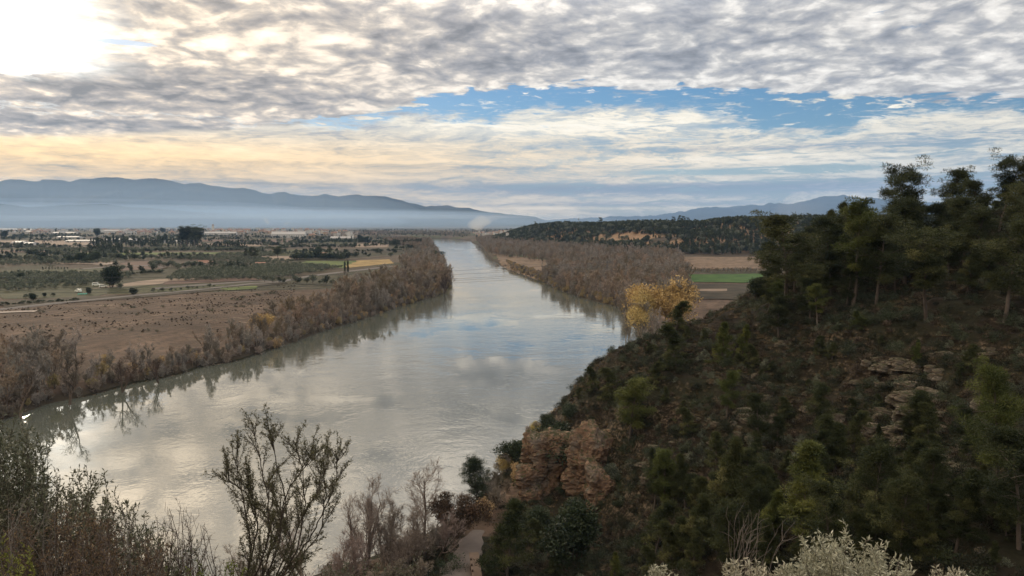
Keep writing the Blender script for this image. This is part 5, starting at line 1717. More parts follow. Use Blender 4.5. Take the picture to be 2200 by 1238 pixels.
d_ = ends[1] - ends[0]; an = math.atan2(d_[1], d_[0]) + math.pi / 2
nrm = np.array([math.cos(an), math.sin(an), 0])
for q, lab in ((ends[0], 'steel pylon of the power line on the left plain'), (ends[1], 'steel pylon rising from the right bank wood')):
    zb = gh(q[0], q[1])
    pylon((q[0], q[1], zb), an, max(q[2] - zb, 12), lab)
for k, (o, dz) in enumerate(ys):
    A, B_ = ends[0] + nrm * o + [0, 0, dz], ends[1] + nrm * o + [0, 0, dz]
    t = np.linspace(0, 1, 60)[:, None]
    pts = A * (1 - t) + B_ * t - np.array([0, 0, 1]) * 4 * 5.5 * t * (1 - t)
    b = MB(); b.tube(pts, 0.08, 4)
    put('power_cable', b.build('power_cable', M_WIRE), label='%s thin cable of the power line spanning the river' % ['topmost', 'second highest', 'middle', 'second lowest', 'lowest'][k], cat='cable', group='power line cables')

# ------------------------------------------------------------------ smoke
M_SMOKE = vol_mat('smoke_air', (1.0, 1.0, 0.98), 0.035)
M_SMOKE2 = vol_mat('thin_smoke_air', (0.95, 0.96, 1.0), 0.03)


def plume(path, rad, m, lab, seed):
    """closed lumpy plume along a path of photo pixels at a set depth"""
    pts = np.array([P(*q) for q in path]); n = len(pts)
    t = np.linspace(0, n - 1, n * 6)
    C = np.stack([np.interp(t, range(n), pts[:, i]) for i in range(3)], 1)
    R = np.interp(t, range(n), rad)
    k = 18; th = np.arange(k) * 2 * np.pi / k
    V_ = []
    for c, r in zip(C, R):
        for a in th:
            d = Vector((math.cos(a), 0.6 * math.sin(a), 0.75 * math.sin(a)))
            nn = 1 + 0.55 * mnoise.noise(Vector(c) / max(R) * 0.9 + d * 0.8 + Vector((seed, 0, 0)))
            V_.append((c[0] + d[0] * r * nn, c[1] + d[1] * r * nn, c[2] + d[2] * r * nn))
    b = MB()
    N_ = len(C)
    i = np.arange(N_ - 1)[:, None] * k; j = np.arange(k)[None]; jn = (j + 1) % k
    b.add(V_, np.stack([i + j, i + jn, i + k + jn, i + k + j], -1).reshape(-1, 4))
    base = b.n
    b.add([C[0], C[-1]], np.zeros((0, 3), int))
    b.t.append(np.array([(base, (q_ + 1) % k, q_) for q_ in range(k)]))
    L0 = (N_ - 1) * k
    b.t.append(np.array([(base + 1, L0 + q_, L0 + (q_ + 1) % k) for q_ in range(k)]))
    o = put('smoke', outward(b.build('smoke', m, smooth=True)), kind='stuff', label=lab)
    return o


plume([(1022, 493, 2600), (1024, 484, 2600), (1034, 476, 2600), (1052, 470, 2600), (1078, 466, 2600), (1100, 464, 2600)], [4, 26, 28, 18, 9, 2], M_SMOKE, 'cream smoke plume above the village at the river bend', 1)
plume([(577, 484, 3800), (576, 479, 3800), (572, 474, 3800), (568, 468, 3800)], [3, 9, 12, 4], M_SMOKE2, 'small white smoke plume over the far town', 2)
plume([(612, 484, 3800), (615, 480, 3800), (624, 477, 3800)], [3, 11, 3], M_SMOKE2, 'second small smoke plume right of the first over the far town', 3)
plume([(1690, 470, 2400), (1700, 462, 2400), (1730, 452, 2400), (1780, 444, 2400)], [10, 60, 60, 5], vol_mat('faint_smoke_air', (0.95, 0.95, 1.0), 0.004), 'faint pale smoke behind the bluff before the right mountains', 4)

# ------------------------------------------------------------------ rocks
def mat_rock(name, c0, c1, c2):
    m, K, bs, out = mat(name, 0.92, 0.15)
    tc = K.new('ShaderNodeTexCoord').outputs['Object']
    g = K.new('ShaderNodeNewGeometry')
    n1 = K.noise(K.vm('MULTIPLY', tc, (0.6, 0.6, 1.7)), 1.0, 8, 0.68)
    n2 = K.noise(tc, 0.35, 4, 0.6)
    sp = K.new('ShaderNodeSeparateXYZ'); K.put(sp.inputs[0], g.outputs['Normal'])
    c = K.ramp(n1, [(0.3, c0), (0.5, c1), (0.72, c2)])
    c = K.mix(K.m('MULTIPLY', K.rng(n2, 0.45, 0.62), 0.6), c, (0.16, 0.15, 0.13))
    moss = K.m('MULTIPLY', K.rng(sp.outputs[2], 0.35, 0.75), K.rng(K.noise(tc, 1.4, 4, 0.6), 0.4, 0.55))
    c = K.mix(moss, c, (0.045, 0.045, 0.022))
    K.put(bs.inputs['Base Color'], c)
    bp = K.new('ShaderNodeBump'); bp.inputs['Strength'].default_value = 1.0; bp.inputs['Distance'].default_value = 0.35
    K.put(bp.inputs['Height'], n1); K.put(bs.inputs['Normal'], bp.outputs[0])
    return m


M_ROCK = mat_rock('grey_limestone', (0.05, 0.04, 0.03), (0.15, 0.12, 0.092), (0.28, 0.24, 0.195))
M_CLIFF = mat_rock('orange_conglomerate', (0.06, 0.038, 0.026), (0.17, 0.108, 0.072), (0.29, 0.205, 0.142))


def rock_mb(seed, size, ribs=0.25, beds=0.2, nu=64, nv=44, bed_h=0.9):
    b = MB()
    u = np.linspace(0, 2 * np.pi, nu, endpoint=False); v = np.linspace(-0.95, 1, nv)
    pts = []
    sx, sy, sz = size
    for vv in v:
        r = max(1 - abs(vv) ** 4.5, 0.02) ** 0.5 if vv > 0 else 1.0
        for uu in u:
            c, s = math.cos(uu), math.sin(uu)
            x = math.copysign(abs(c) ** 0.7, c) * r; y = math.copysign(abs(s) ** 0.7, s) * r
            p = Vector((x * sx, y * sy, vv * sz))
            q = p * 0.42 + Vector((seed * 3.1, 0, 0))
            n = mnoise.fractal(q, 1.0, 2.0, 5)
            z_ = vv * sz + 0.8 * mnoise.noise(q * 0.7)
            bd = (z_ / bed_h) % 1.0
            led = (0.5 - abs(bd - 0.5)) * 2
            n2 = mnoise.noise(Vector((p.x * 0.5, p.y * 0.5, p.z * 0.12)) + Vector((seed, 7, 0)))
            k = 1 + 0.42 * n + beds * (min(led * 3, 1) - 0.7) * (0.4 + mnoise.noise(q * 1.9)) + ribs * n2 + 0.10 * mnoise.noise(q * 6.0)
            pts.append((x * sx * k, y * sy * k, vv * sz * (1 + 0.18 * n)))
    i = np.arange(nv - 1)[:, None] * nu; j = np.arange(nu)[None]; jn = (j + 1) % nu
    b.add(pts, np.stack([i + j, i + jn, i + nu + jn, i + nu + j], -1).reshape(-1, 4))
    top = np.array(pts[-nu:]).mean(0)
    b.add(np.vstack([pts[-nu:], top]), [(q, (q + 1) % nu, nu) for q in range(nu)])
    return b


ROCKS = [rock_mb(1, (2.4, 1.5, 1.1)).build('rock_outcrop', M_ROCK), rock_mb(2, (1.8, 1.4, 1.4)).build('rock_outcrop', M_ROCK), rock_mb(3, (3.2, 1.6, 1.0)).build('rock_outcrop', M_ROCK), rock_mb(4, (1.3, 1.1, 0.9)).build('rock_outcrop', M_ROCK)]
RH = np.random.default_rng(31)


def rocks_at(px, py, n, sx, sy, lab, smin=0.5, smax=1.2):
    for k in range(n):
        h = hit(px + RH.normal() * sx, py + RH.normal() * sy)
        if h is None:
            continue
        s = RH.uniform(smin, smax) * 0.48
        o = put('rock_outcrop', ROCKS[RH.integers(0, 4)], loc=(h[0], h[1] + 0.4, h[2] + 0.1 * s), rz=RH.uniform(-0.5, 0.5), sc=(s * RH.uniform(0.8, 1.5), s, s * RH.uniform(0.6, 1.1)), label=lab, cat='rock', group='rock ledges: ' + lab[:40])
        o.rotation_euler = (RH.uniform(-.15, .15), RH.uniform(-.15, .15), RH.uniform(-0.6, 0.6))


rocks_at(1940, 800, 27, 45, 16, 'grey rock block of the ledges high on the dark slope')
rocks_at(1930, 915, 36, 75, 22, 'reddish grey rock of the broad ledge band across the dark slope')
rocks_at(1975, 860, 24, 30, 14, 'pale rock between the upper ledges and the broad ledge band')
rocks_at(1620, 905, 18, 28, 9, 'pale grey rock ledge in the middle of the slope')
rocks_at(1590, 930, 12, 50, 16, 'small rock below the pale ledge in mid slope', 0.3, 0.8)
rocks_at(2020, 1000, 24, 25, 20, 'rock rubble running down the gully at the right', 0.3, 0.9)
rocks_at(2130, 765, 12, 40, 6, 'grey boulder on the slope below the right pines', 0.3, 0.8)
rocks_at(1690, 738, 6, 12, 3, 'flat pale stone slab on the slope below the pines', 0.4, 0.8)
rocks_at(1520, 960, 18, 70, 34, 'small grey rock among the scrub above the cliff', 0.25, 0.8)
rocks_at(1700, 860, 24, 120, 30, 'small scattered rock on the dark scrub slope', 0.25, 0.7)
rocks_at(2020, 1130, 9, 30, 25, 'pale rock deep in the shaded gully', 0.4, 0.8)
rocks_at(1420, 1010, 18, 40, 26, 'weathered rock in the scrub right of the cliff', 0.3, 0.9)

# the orange cliff above the path: several buttresses
for px, py, Y, size, sd, rz, lab in [(1168, 1000, 123, (3.7, 2.6, 6.0), 11, 0.2, 'rounded reddish cliff buttress left of the dark cleft'), (1146, 1040, 121, (2.6, 2.0, 3.8), 17, 0.0, 'lower orange rock step under the left buttress'),
                                     (1262, 1025, 116, (3.2, 2.6, 8.2), 12, -0.3, 'tall ochre cliff pillar right of the dark cleft'), (1235, 965, 123, (3.8, 2.2, 2.8), 13, 0.0, 'bare earth brow joining the two cliff buttresses'),
                                     (1284, 1090, 111, (2.4, 2.0, 6.4), 14, 0.4, 'orange lower wall of the cliff pillar'), (1300, 965, 122, (2.2, 2.0, 3.2), 15, 0.0, 'grey-brown rock shoulder at the top right of the cliff')]:
    c = P(px, py, Y)
    put('cliff_buttress', rock_mb(sd, size, 0.40, 0.0, 150, 110, 3.4).build('cliff_buttress', M_CLIFF, smooth=False), loc=tuple(c), rz=rz, label=lab, cat='cliff')

# ------------------------------------------------------------------ path along the river and the timber wall
M_PATH = simple('path_dirt', (0.13, 0.11, 0.10), 0.95, 0.1, 0.2, 0.9)
t = np.linspace(0, len(PATH) - 1, 90)
C = np.stack([np.interp(t, range(len(PATH)), PATH[:, i]) for i in range(3)], 1)
kk = np.exp(-((np.arange(-8, 9)) / 4.0) ** 2); kk /= kk.sum()
C = np.stack([np.convolve(np.pad(C[:, i], 8, mode='edge'), kk, 'valid') for i in range(3)], 1)
d = unit(np.gradient(C[:, :2], axis=0)); nr = np.stack([-d[:, 1], d[:, 0]], 1)
rows = []
for s in np.linspace(-1, 1, 9):
    wv_ = 1.35 + 0.13 * np.maximum(0, 112 - C[:, 1]) / 2.4 + 0.35 * np.sin(t * 3.1 + s * 2) + 0.2 * np.sin(t * 7.7)
    xy = C[:, :2] + nr * s * wv_[:, None]
    z = hill(xy[:, 0], xy[:, 1]) + 0.07 * (1 - abs(s) ** 4) + 0.01
    rows.append(np.c_[xy, z])
R_ = np.array(rows)
put('path', grid_mesh('path', R_[..., 0], R_[..., 1], R_[..., 2], M_PATH), kind='structure')

M_TIMBER = simple('weathered_timber', (0.13, 0.095, 0.072), 0.85, 0.2, 0.3, 1.5)
q0 = hit(1022, 1236); q1 = hit(1018, 1216)
if q0 is not None and q1 is not None:
    e = bpy.data.objects.new('timber_wall', None); COL.objects.link(e); e.location = tuple(q0)
    L_ = float(np.hypot(*(q1 - q0)[:2])) + 1; an = math.atan2(*(q1 - q0)[1::-1])
    e.rotation_euler = (0, 0, an)
    tag(e, 'low brown timber wall beside the path at the bottom edge of the picture', 'wall')
    b = MB()
    for k in range(4):
        b.box((L_ / 2 - 2, 0, 0.14 + 0.27 * k), (L_ + 2, 0.9, 0.25), a=k / 4)
    put('beams', b.build('beams', M_TIMBER), e)
    b = MB(); b.box((L_ / 2 - 2, 0, 1.16), (L_ + 2.2, 1.3, 0.10)); put('cap', b.build('cap', M_TIMBER), e)
    for k in range(3):
        b = MB(); b.box((k * L_ / 3 - 1.5, 0.5, 0.6), (0.22, 0.22, 1.7)); put('post', b.build('post', M_TWIG_DARK), e)

# ------------------------------------------------------------------ scrub of the hillside
X, Y = np.meshgrid(np.arange(-60, 190, 1.12), np.arange(30, 300, 1.12))
X = X.ravel() + RH.uniform(-.65, .65, X.size); Y = Y.ravel() + RH.uniform(-.65, .65, Y.size)
Z = hill(X, Y)
pd_, _ = path_d(X, Y)
px_, py_, dd_ = to_px(np.stack([X, Y, Z], 1))
ok = (Z > 0.7) & (pd_ > 3.0) & (px_ > -40) & (px_ < 2240) & (py_ < 1300) & (dd_ > 30) & (river_sd(X, Y) > 1.0)
ok &= RH.random(len(X)) < np.clip(0.45 + 1.9 * (fbm(X / 13, Y / 13, 3, 55) - 0.36), 0.22, 1.0)
ok &= ~((px_ > 1130) & (px_ < 1320) & (py_ > 925) & (py_ < 1120) & (Y < 132) & (RH.random(len(X)) < 0.35))
ok &= ~((px_ > 1840) & (px_ < 2040) & (py_ > 775) & (py_ < 960) & (RH.random(len(X)) < 0.12))
ok &= hill(X, Y) > valley(X, Y) - 1
X, Y, Z, px_, py_, dd_ = [a[ok] for a in (X, Y, Z, px_, py_, dd_)]
# drop what a ridge hides
vis = np.ones(len(X), bool)
for f in np.linspace(0.3, 0.97, 30):
    vis &= hill(X * f, Y * f) < EYE + (Z + 2.2 - EYE) * f
X, Y, Z, px_, py_, dd_ = [a[vis] for a in (X, Y, Z, px_, py_, dd_)]
S_ = RH.uniform(0.55, 1.35, len(X))
order = np.argsort(-S_ / dd_)
ZH = [(-100, 1060, 9e9, 'low bush on the slope at the foot of the lookout'), (1060, 1330, 1000, 'low scrub bush above the orange cliff on the ridge end'), (1060, 1330, 9e9, 'bush below the orange cliff beside the path'),
      (1330, 1700, 800, 'low bush on the upper shoulder of the hill'), (1330, 1700, 9e9, 'dark bush on the steep slope right of the orange cliff'), (1700, 9e9, 860, 'low bush under the pines on the upper right slope'), (1700, 9e9, 9e9, 'dark bush in the shaded lower right of the slope')]
for k in order[:300]:
    lab = [l for a, b_, c, l in ZH if a <= px_[k] < b_ and py_[k] < c][0]
    pi = RH.choice([0, 0, 1, 1, 2, 3, 4, 5])
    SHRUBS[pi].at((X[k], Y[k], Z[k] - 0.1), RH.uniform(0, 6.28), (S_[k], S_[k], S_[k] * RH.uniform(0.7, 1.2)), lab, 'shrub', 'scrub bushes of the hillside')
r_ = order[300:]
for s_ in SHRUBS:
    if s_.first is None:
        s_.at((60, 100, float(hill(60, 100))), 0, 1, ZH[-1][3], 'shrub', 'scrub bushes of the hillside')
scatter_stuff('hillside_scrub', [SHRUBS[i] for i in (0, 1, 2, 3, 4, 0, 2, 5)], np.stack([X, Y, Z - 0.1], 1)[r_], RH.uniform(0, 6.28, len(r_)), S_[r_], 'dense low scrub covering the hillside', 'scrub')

# ------------------------------------------------------------------ pines of the hillside
def pine_at(pr, px, yb, yt, lab, group=None, Y=None, wide=1.0, tilt=(0, 0), cat='tree'):
    if Y is None:
        h = hit(px, yb)
        if h is None:
            return
    else:
        h = P(px, yb, Y); h[2] = float(hill(h[0], h[1]))
    d = to_px(h)[2]
    top = P(px, yt, h[1])
    H = max(top[2] - h[2], 1.0)
    s = H / pr.H
    pr.at((h[0], h[1], h[2]), RH.uniform(0, 6.28), (s * wide, s * wide, s), lab, cat, group, tilt)


PL = [(0, 1690, 655, 468, 'tall pine standing alone at the left end of the pine row, trunk bare below', 1.35), (2, 1768, 640, 470, 'forked pine with spreading limbs right of the leftmost tall pine', 1.3),
      (3, 1830, 660, 436, 'tall pine with a pale crooked lower trunk', 1.1), (0, 1882, 655, 470, 'thin pine with a straight pale trunk behind the crooked one', 1.15),
      (1, 1990, 690, 500, 'broad crowned pine with a thick pale trunk in front of the others', 1.3), (0, 2158, 700, 478, 'large pine at the right edge with hanging foliage', 1.25),
      (4, 2075, 640, 520, 'pine between the broad crowned pine and the right edge', 1.0)]
for k, px, yb, yt, lab, w in PL:
    pine_at(PINES[k], px, yb, yt, lab, wide=w)
SK = [(1, 1968, 362, 142, 'skyline pine with a round open crown, leftmost of the high ones', 1.0), (0, 2052, 368, 142, 'skyline pine with a broad crown in the middle of the high ones', 1.1), (1, 2148, 342, 134, 'highest pine of the skyline with a wide dark crown', 1.15),
      (2, 2205, 352, 130, 'skyline pine cut by the right edge of the picture', 1.1), (0, 2105, 392, 136, 'pine tucked under the two highest skyline crowns', 1.0), (4, 1805, 428, 150, 'dark pointed pine left of the skyline gap', 0.9), (4, 1828, 436, 150, 'second dark pointed pine left of the skyline gap', 0.9),
      (4, 1790, 445, 152, 'third dark pointed pine left of the skyline gap', 0.9), (4, 1871, 440, 150, 'small pointed pine alone in the skyline gap', 0.7), (0, 1905, 468, 142, 'pine with dense foliage at the right of the skyline gap', 1.1), (2, 1950, 430, 135, 'wide pine below the leftmost skyline crown', 1.3),
      (2, 2010, 440, 134, 'pine filling the gap under the skyline crowns', 1.2), (0, 2075, 430, 128, 'dim pine among the crowded upper right trunks', 1.2), (1, 2180, 400, 120, 'big dim pine below the skyline at the right', 1.2), (0, 1850, 470, 145, 'dim pine behind the crooked trunk', 1.1),
      (2, 1740, 490, 150, 'pine behind the forked pine', 1.1), (0, 1930, 500, 130, 'dense pine between the row and the skyline pines', 1.2), (2, 2100, 450, 118, 'dim pine in the crowded upper right', 1.3), (0, 2230, 430, 110, 'dim pine beyond the right edge', 1.3),
      (2, 1650, 520, 160, 'short pine at the left foot of the pine row', 1.1), (4, 1716, 520, 148, 'short dark pine between the two leftmost tall pines', 1.2), (0, 2040, 480, 122, 'dim pine behind the broad crowned pine', 1.2), (4, 2120, 520, 108, 'dim pine left of the large edge pine', 1.2)]
for k, px, yt, Y_, lab, w in SK:
    x_ = (px - 1100) / 1606 * Y_
    zb = float(hill(x_, Y_)); top = P(px, yt, Y_)[2]
    if top - zb < 2:
        top = zb + 5
    s = (top - zb) / 12
    PINES[k].at((x_, Y_, zb), RH.uniform(0, 6.28), (s * w, s * w, s), lab, 'tree')
for k in range(40):           # thicket behind
    px = RH.uniform(1640, 2230); Y_ = RH.uniform(118, 165)
    x_ = (px - 1100) / 1606 * Y_
    zb = float(hill(x_, Y_))
    lim = P(px, np.interp(px, [1640, 1720, 1790, 1870, 1960, 2200], [560, 520, 480, 490, 430, 420]), Y_)[2]
    if lim - zb > 3:
        s = min(lim - zb, 9) * RH.uniform(0.7, 1) / 12
        PINES[RH.integers(0, 5)].at((x_, Y_, zb), RH.uniform(0, 6.28), (s * 1.2, s * 1.2, s), 'dim pine in the thicket behind the front row of the upper right slope', 'tree', 'thicket of pines behind the row')

LP = [(5, 'P', 1352, 958, 815, 'rounded pine with a sunlit left side on the ridge above the cliff', 1.2), (5, 'P', 1424, 1112, 966, 'bright pine with a thin trunk right of the orange cliff', 0.9), (4, 'P', 1545, 1150, 925, 'tall slender dark pine in mid slope', 0.9),
      (6, 'P', 1722, 1195, 950, 'broad bushy pine lit on top in the lower middle of the slope', 1.35), (5, 'P', 2145, 1075, 800, 'tall sunlit pine at the right edge with a thin bare trunk', 0.8), (2, 'P', 1872, 1170, 960, 'dim pine in the gully centre', 1.0),
      (4, 'P', 1482, 1210, 1050, 'dark pine above the bottom edge right of the cliff', 1.1), (1, 'Y', 1090, 1245, 1070, 'dense conical pine beside the path', 1.15), (0, 'Y', 1325, 1245, 1185, 'small bright pine at the bottom edge', 1.0),
      (1, 'Y', 1452, 792, 690, 'bushy young pine on the hill shoulder above the river', 1.25), (1, 'Y', 1452, 720, 640, 'dark pine where the hill shoulder meets the water', 1.3), (0, 'Y', 1548, 782, 680, 'slim yellow-green young pine, left of two on the shoulder', 0.95), (0, 'Y', 1590, 775, 688, 'slim young pine, right of two on the shoulder', 0.85),
      (1, 'Y', 1275, 842, 783, 'small dark pine on the tip of the ridge', 1.1), (1, 'Y', 1315, 858, 785, 'bushy little pine right of the one on the ridge tip', 1.4), (1, 'Y', 1240, 860, 830, 'tiny pine at the edge of the ridge', 1.3), (0, 'Y', 1970, 790, 725, 'small slim pine above the grey ledges', 0.8), (0, 'Y', 1850, 705, 664, 'bright low young pine under the crooked trunk', 2.0),
      (1, 'Y', 1405, 835, 770, 'young pine on the slope below the bushy shoulder pine', 1.3), (2, 'P', 1620, 1140, 1000, 'dim pine in the shaded slope', 1.0), (0, 'P', 1780, 1230, 1040, 'dim pine above the silver shrub', 1.0), (2, 'P', 1930, 1230, 1030, 'dim pine in the deep shade above the silver shrub', 1.0),
      (4, 'P', 2050, 1200, 1000, 'dark pine in the lower right corner', 1.1), (0, 'P', 2190, 1180, 930, 'dark pine cut by the lower right edge', 1.2), (1, 'Y', 1620, 790, 735, 'dense young pine on the open slope', 1.3), (2, 'P', 1560, 1245, 1090, 'dark pine low on the slope behind the dead branches', 1.1), (4, 'P', 1660, 1250, 1110, 'dark pine behind the tips of the silver shrub', 1.1),
      (4, 'P', 1840, 1100, 950, 'slender dim pine below the broad ledge band', 0.9), (2, 'P', 1990, 1120, 965, 'dim pine right below the broad ledge band', 1.0), (0, 'Y', 1120, 1060, 990, 'young pine at the foot of the left cliff buttress', 1.1), (1, 'Y', 1160, 1180, 1110, 'bushy pine under the cliff', 1.3), (1, 'Y', 1190, 1245, 1180, 'young pine at the bottom edge near the round bush', 1.2), (1, 'Y', 1400, 1245, 1170, 'dark young pine above the bottom edge', 1.2),
      (0, 'Y', 1985, 1110, 1010, 'light topped young pine under the ledges near the gully', 1.0), (5, 'P', 1560, 905, 800, 'light green pine standing alone in mid slope', 0.9), (1, 'Y', 1690, 905, 850, 'round young pine between the small rocks of the middle slope', 1.3), (1, 'Y', 2080, 800, 735, 'dark young pine near the right boulders', 1.3), (6, 'P', 1655, 1180, 1040, 'pointed light green pine left of the broad bushy one', 1.1), (1, 'Y', 1480, 930, 870, 'dark bushy pine right of the rounded ridge pine', 1.4), (1, 'Y', 1760, 770, 715, 'young pine in the middle of the open slope below the forked pine', 1.3), (0, 'Y', 2120, 900, 835, 'light young pine left of the tall sunlit one', 1.1)]
for k, t_, px, yb, yt, lab, w in LP:
    pine_at((PINES if t_ == 'P' else YOUNG)[k], px, yb, yt, lab, wide=w)
for k in range(78):
    px = RH.uniform(1400, 2200); py = RH.uniform(940, 1240)
    pine_at((PINES[RH.choice([0, 2, 4])] if RH.random() < 0.5 else YOUNG[1]), px, py, py - RH.uniform(60, 130), 'dim pine in the shaded gully of the lower right', 'pines of the shaded gully', wide=RH.uniform(0.9, 1.3))
for k in range(26):
    px = RH.uniform(1350, 2180); py = RH.uniform(700, 900)
    pine_at(YOUNG[1], px, py, py - RH.uniform(22, 42), 'knee-high young pine scattered on the open slope', 'seedling pines on the open slope', wide=RH.uniform(1.0, 1.6))
pine_at(ROUND[2], 1580, 645, 588, 'round grey-green leafy bush on the brow left of the pines', wide=1.0)
pine_at(ROUND[0], 1625, 645, 600, 'dark leafy bush beside the round grey-green one on the brow', wide=1.2)
pine_at(ROUND[2], 1540, 660, 622, 'low olive-green bush on the brow above the river', wide=1.2)
pine_at(ROUND[0], 1232, 1238, 1100, 'big round green bush in front of the cliff', wide=1.0, Y=92)
pine_at(ROUND[0], 1180, 925, 895, 'dark evergreen bush on the brow above the cliff', wide=1.5)
pine_at(ROUND[0], 1108, 1000, 950, 'black-green ivy bush hanging at the river end of the ridge', wide=1.6)
pine_at(ROUND[0], 1225, 900, 872, 'dark bush on the ridge line above the cliff', wide=1.5)
pine_at(ROUND[0], 1150, 1150, 1100, 'dark bush below the cliff beside the conical pine', wide=1.5)
for x_, y_, t_, Y_, lab in [(1213, 1075, 1040, 117, 'dark bush growing in the cleft between the two cliff buttresses'), (1226, 1110, 1075, 113, 'green bush at the foot of the cleft of the cliff'), (1150, 1110, 1075, 117, 'dark bush under the left cliff buttress'), (1195, 945, 915, 128, 'olive bush on top of the left cliff buttress'), (1275, 960, 930, 122, 'grey-green bush on top of the right cliff pillar'), (1310, 1040, 1000, 112, 'dark bush leaning over the right edge of the cliff'), (1330, 1130, 1085, 104, 'round bush right of the cliff foot')]:
    pine_at(ROUND[int(x_) % 3], x_, y_, t_, lab, Y=Y_, wide=1.4)
# tall dark round pine at the end of the path
g = P(1024, 1120, 122); g[2] = max(float(hill(g[0], g[1])), 0.6)
tr, cr = pine(299, 12, 0.14, 0.34, 'round', 60, 7, 70, cr_r=0.8)
Proto('stone_pine', [('trunk', tr.build('trunk', M_PBARK, True)), ('crown', cr.build('crown', M_DARK))], 12).at(tuple(g), 0, ((P(1024, 985, 122)[2] - g[2]) / 12,) * 3, 'tall dark round-headed pine where the path ends', 'tree')
# golden reeds along the ridge foot
for px, py, s, lab in [(1150, 925, 0.26, 'golden dry reeds on the brow of the ridge end'), (1078, 1010, 0.30, 'yellow bush left of the cliff at the water'), (1088, 985, 0.2, 'yellowing reeds above the dark ivy bush')]:
    h = hit(px, py + 12)
    if h is not None:
        golden(tuple(h), 12 * s, lab, 500 + px, 0.35)

# dry grass and small plants: between the shrubs and over the brown field
gt = MB(); rg_ = np.random.default_rng(8)
dd2 = unit(rg_.normal(size=(70, 3)) * [1, 1, .3] + [0, 0, 1.0])
slivers(gt, rg_.normal(size=(70, 3)) * [0.16, 0.16, 0.0], dd2, rg_.uniform(0.2, 0.5, 70), 0.035, rg_, rg_.random(70))
M_TUFT = leafmat('dry_grass', (0.055, 0.045, 0.028), (0.13, 0.105, 0.065), 0.15, 0.9, 0.5, 0.05, (0.22, 0.18, 0.115))
TUFT = Proto('grass_tuft', [('blades', gt.build('blades', M_TUFT))], 0.5)
h = hit(1500, 850)
TUFT.at(tuple(h), 0, 1, 'tuft of dry grass among the scrub in the middle of the slope', 'grass')
X = RH.uniform(-10, 150, 26000); Y = RH.uniform(60, 230, 26000)
Z = hill(X, Y); px_, py_, dd_ = to_px(np.stack([X, Y, Z], 1)); pd_, _ = path_d(X, Y)
ok = (Z > 0.6) & (px_ > -40) & (px_ < 2240) & (py_ < 1260) & (pd_ > 2.2) & (river_sd(X, Y) > 0.5) & (fbm(X / 8, Y / 8, 3, 15) > 0.42)
scatter_stuff('dry_grass', [TUFT], np.stack([X, Y, Z], 1)[ok], RH.uniform(0, 6.28, ok.sum()), RH.uniform(0.7, 1.6, ok.sum()), 'dry grass between the shrubs of the hillside', 'grass')
G_ = spots([(-60, 740), (620, 700), (640, 600), (330, 640), (-60, 668)], 2.3, rg=RH)
G_ = G_[(river_sd(G_[:, 0], G_[:, 1]) > 10) & (fbm(G_[:, 0] / 14, G_[:, 1] / 9, 4, 44) > 0.47)]
scatter_stuff('field_weeds', [TUFT, TUFT, TUFT, SHRUBS[2]], G_, RH.uniform(0, 6.28, len(G_)), RH.uniform(0.35, 0.95, len(G_)), 'rough weeds and dry grass covering the brown field', 'weeds')

# ------------------------------------------------------------------ bare trees on the near bank
RF = np.random.default_rng(91)
M_NBARK = simple('near_bark', (0.10, 0.078, 0.062), 0.9, 0.1, 0.4, 3.0)
M_NTWIG = leafmat('near_twigs', (0.10, 0.08, 0.068), (0.20, 0.16, 0.135), 0.0, 0.9, 0.15, 0.1, (0.31, 0.26, 0.22))


def near_tree(px, yb, Y, H, lab, seed, name='bare_tree', cat='tree', **kw):
    g = P(px, yb, Y); g[2] = max(float(hill(g[0], g[1])), 0.1)
    tr, cr = bare_tree(seed, H, **kw)
    mt = M_PALEBARK if kw.get('stems', 1) == 2 else M_NBARK
    Proto(name, [('trunk', tr.build('trunk', mt, True)), ('crown', cr.build('crown', M_NTWIG))], H).at(tuple(g), 0, 1.0, lab, cat)


B3 = dict(nl=(12, 7, 5), twigs=8, tw=0.032, tl=0.6)
near_tree(915, 1160, 104, 12.8, 'tallest bare tree on the near bank with a forked crown over the water', 601, first=0.35, spread=0.75, wob=0.17, **B3)
near_tree(868, 1195, 99, 9.0, 'leaning bare tree with a long limb reaching left over the water', 602, lean=(-0.75, 0), first=0.25, spread=0.8, wob=0.16, **B3)
near_tree(780, 1250, 96, 14.5, 'many stemmed bare tree with a dense upright fan of twigs', 603, stems=4, first=0.15, spread=0.38, up=0.2, nl=(7, 7, 5), twigs=9, tw=0.03, tl=0.65)
near_tree(665, 1280, 92, 14.0, 'pale twin-stemmed bare tree behind the leafy shrub', 604, stems=2, first=0.3, spread=0.5, nl=(9, 6, 4), twigs=6, tw=0.02, tl=0.5)
near_tree(880, 1150, 108, 7.0, 'small crooked bare tree left of the tallest one', 605, first=0.3, spread=0.7, wob=0.2, nl=(10, 6, 4), twigs=5, tw=0.02, tl=0.4)
near_tree(940, 1180, 101, 7.5, 'tangled bare tree leaning right towards the path', 606, lean=(0.6, 0), spread=0.8, **B3)
near_tree(835, 1210, 98, 10.5, 'bare tree with an open crown between the fan shaped and the tallest one', 621, stems=2, first=0.25, spread=0.6, **B3)
near_tree(895, 1190, 100, 9.5, 'slim bare tree just left of the trunk of the tallest one', 622, first=0.3, spread=0.55, **B3)
near_tree(725, 1270, 90, 10.0, 'pale bare tree between the leafy shrub and the fan shaped one', 623, stems=2, first=0.3, spread=0.5, **B3)
near_tree(530, 1290, 90, 9.0, 'low fan shaped bare tree over the water left of the leafy shrub', 607, stems=5, first=0.1, spread=0.6, nl=(6, 6, 4), twigs=9, tw=0.03, tl=0.65)
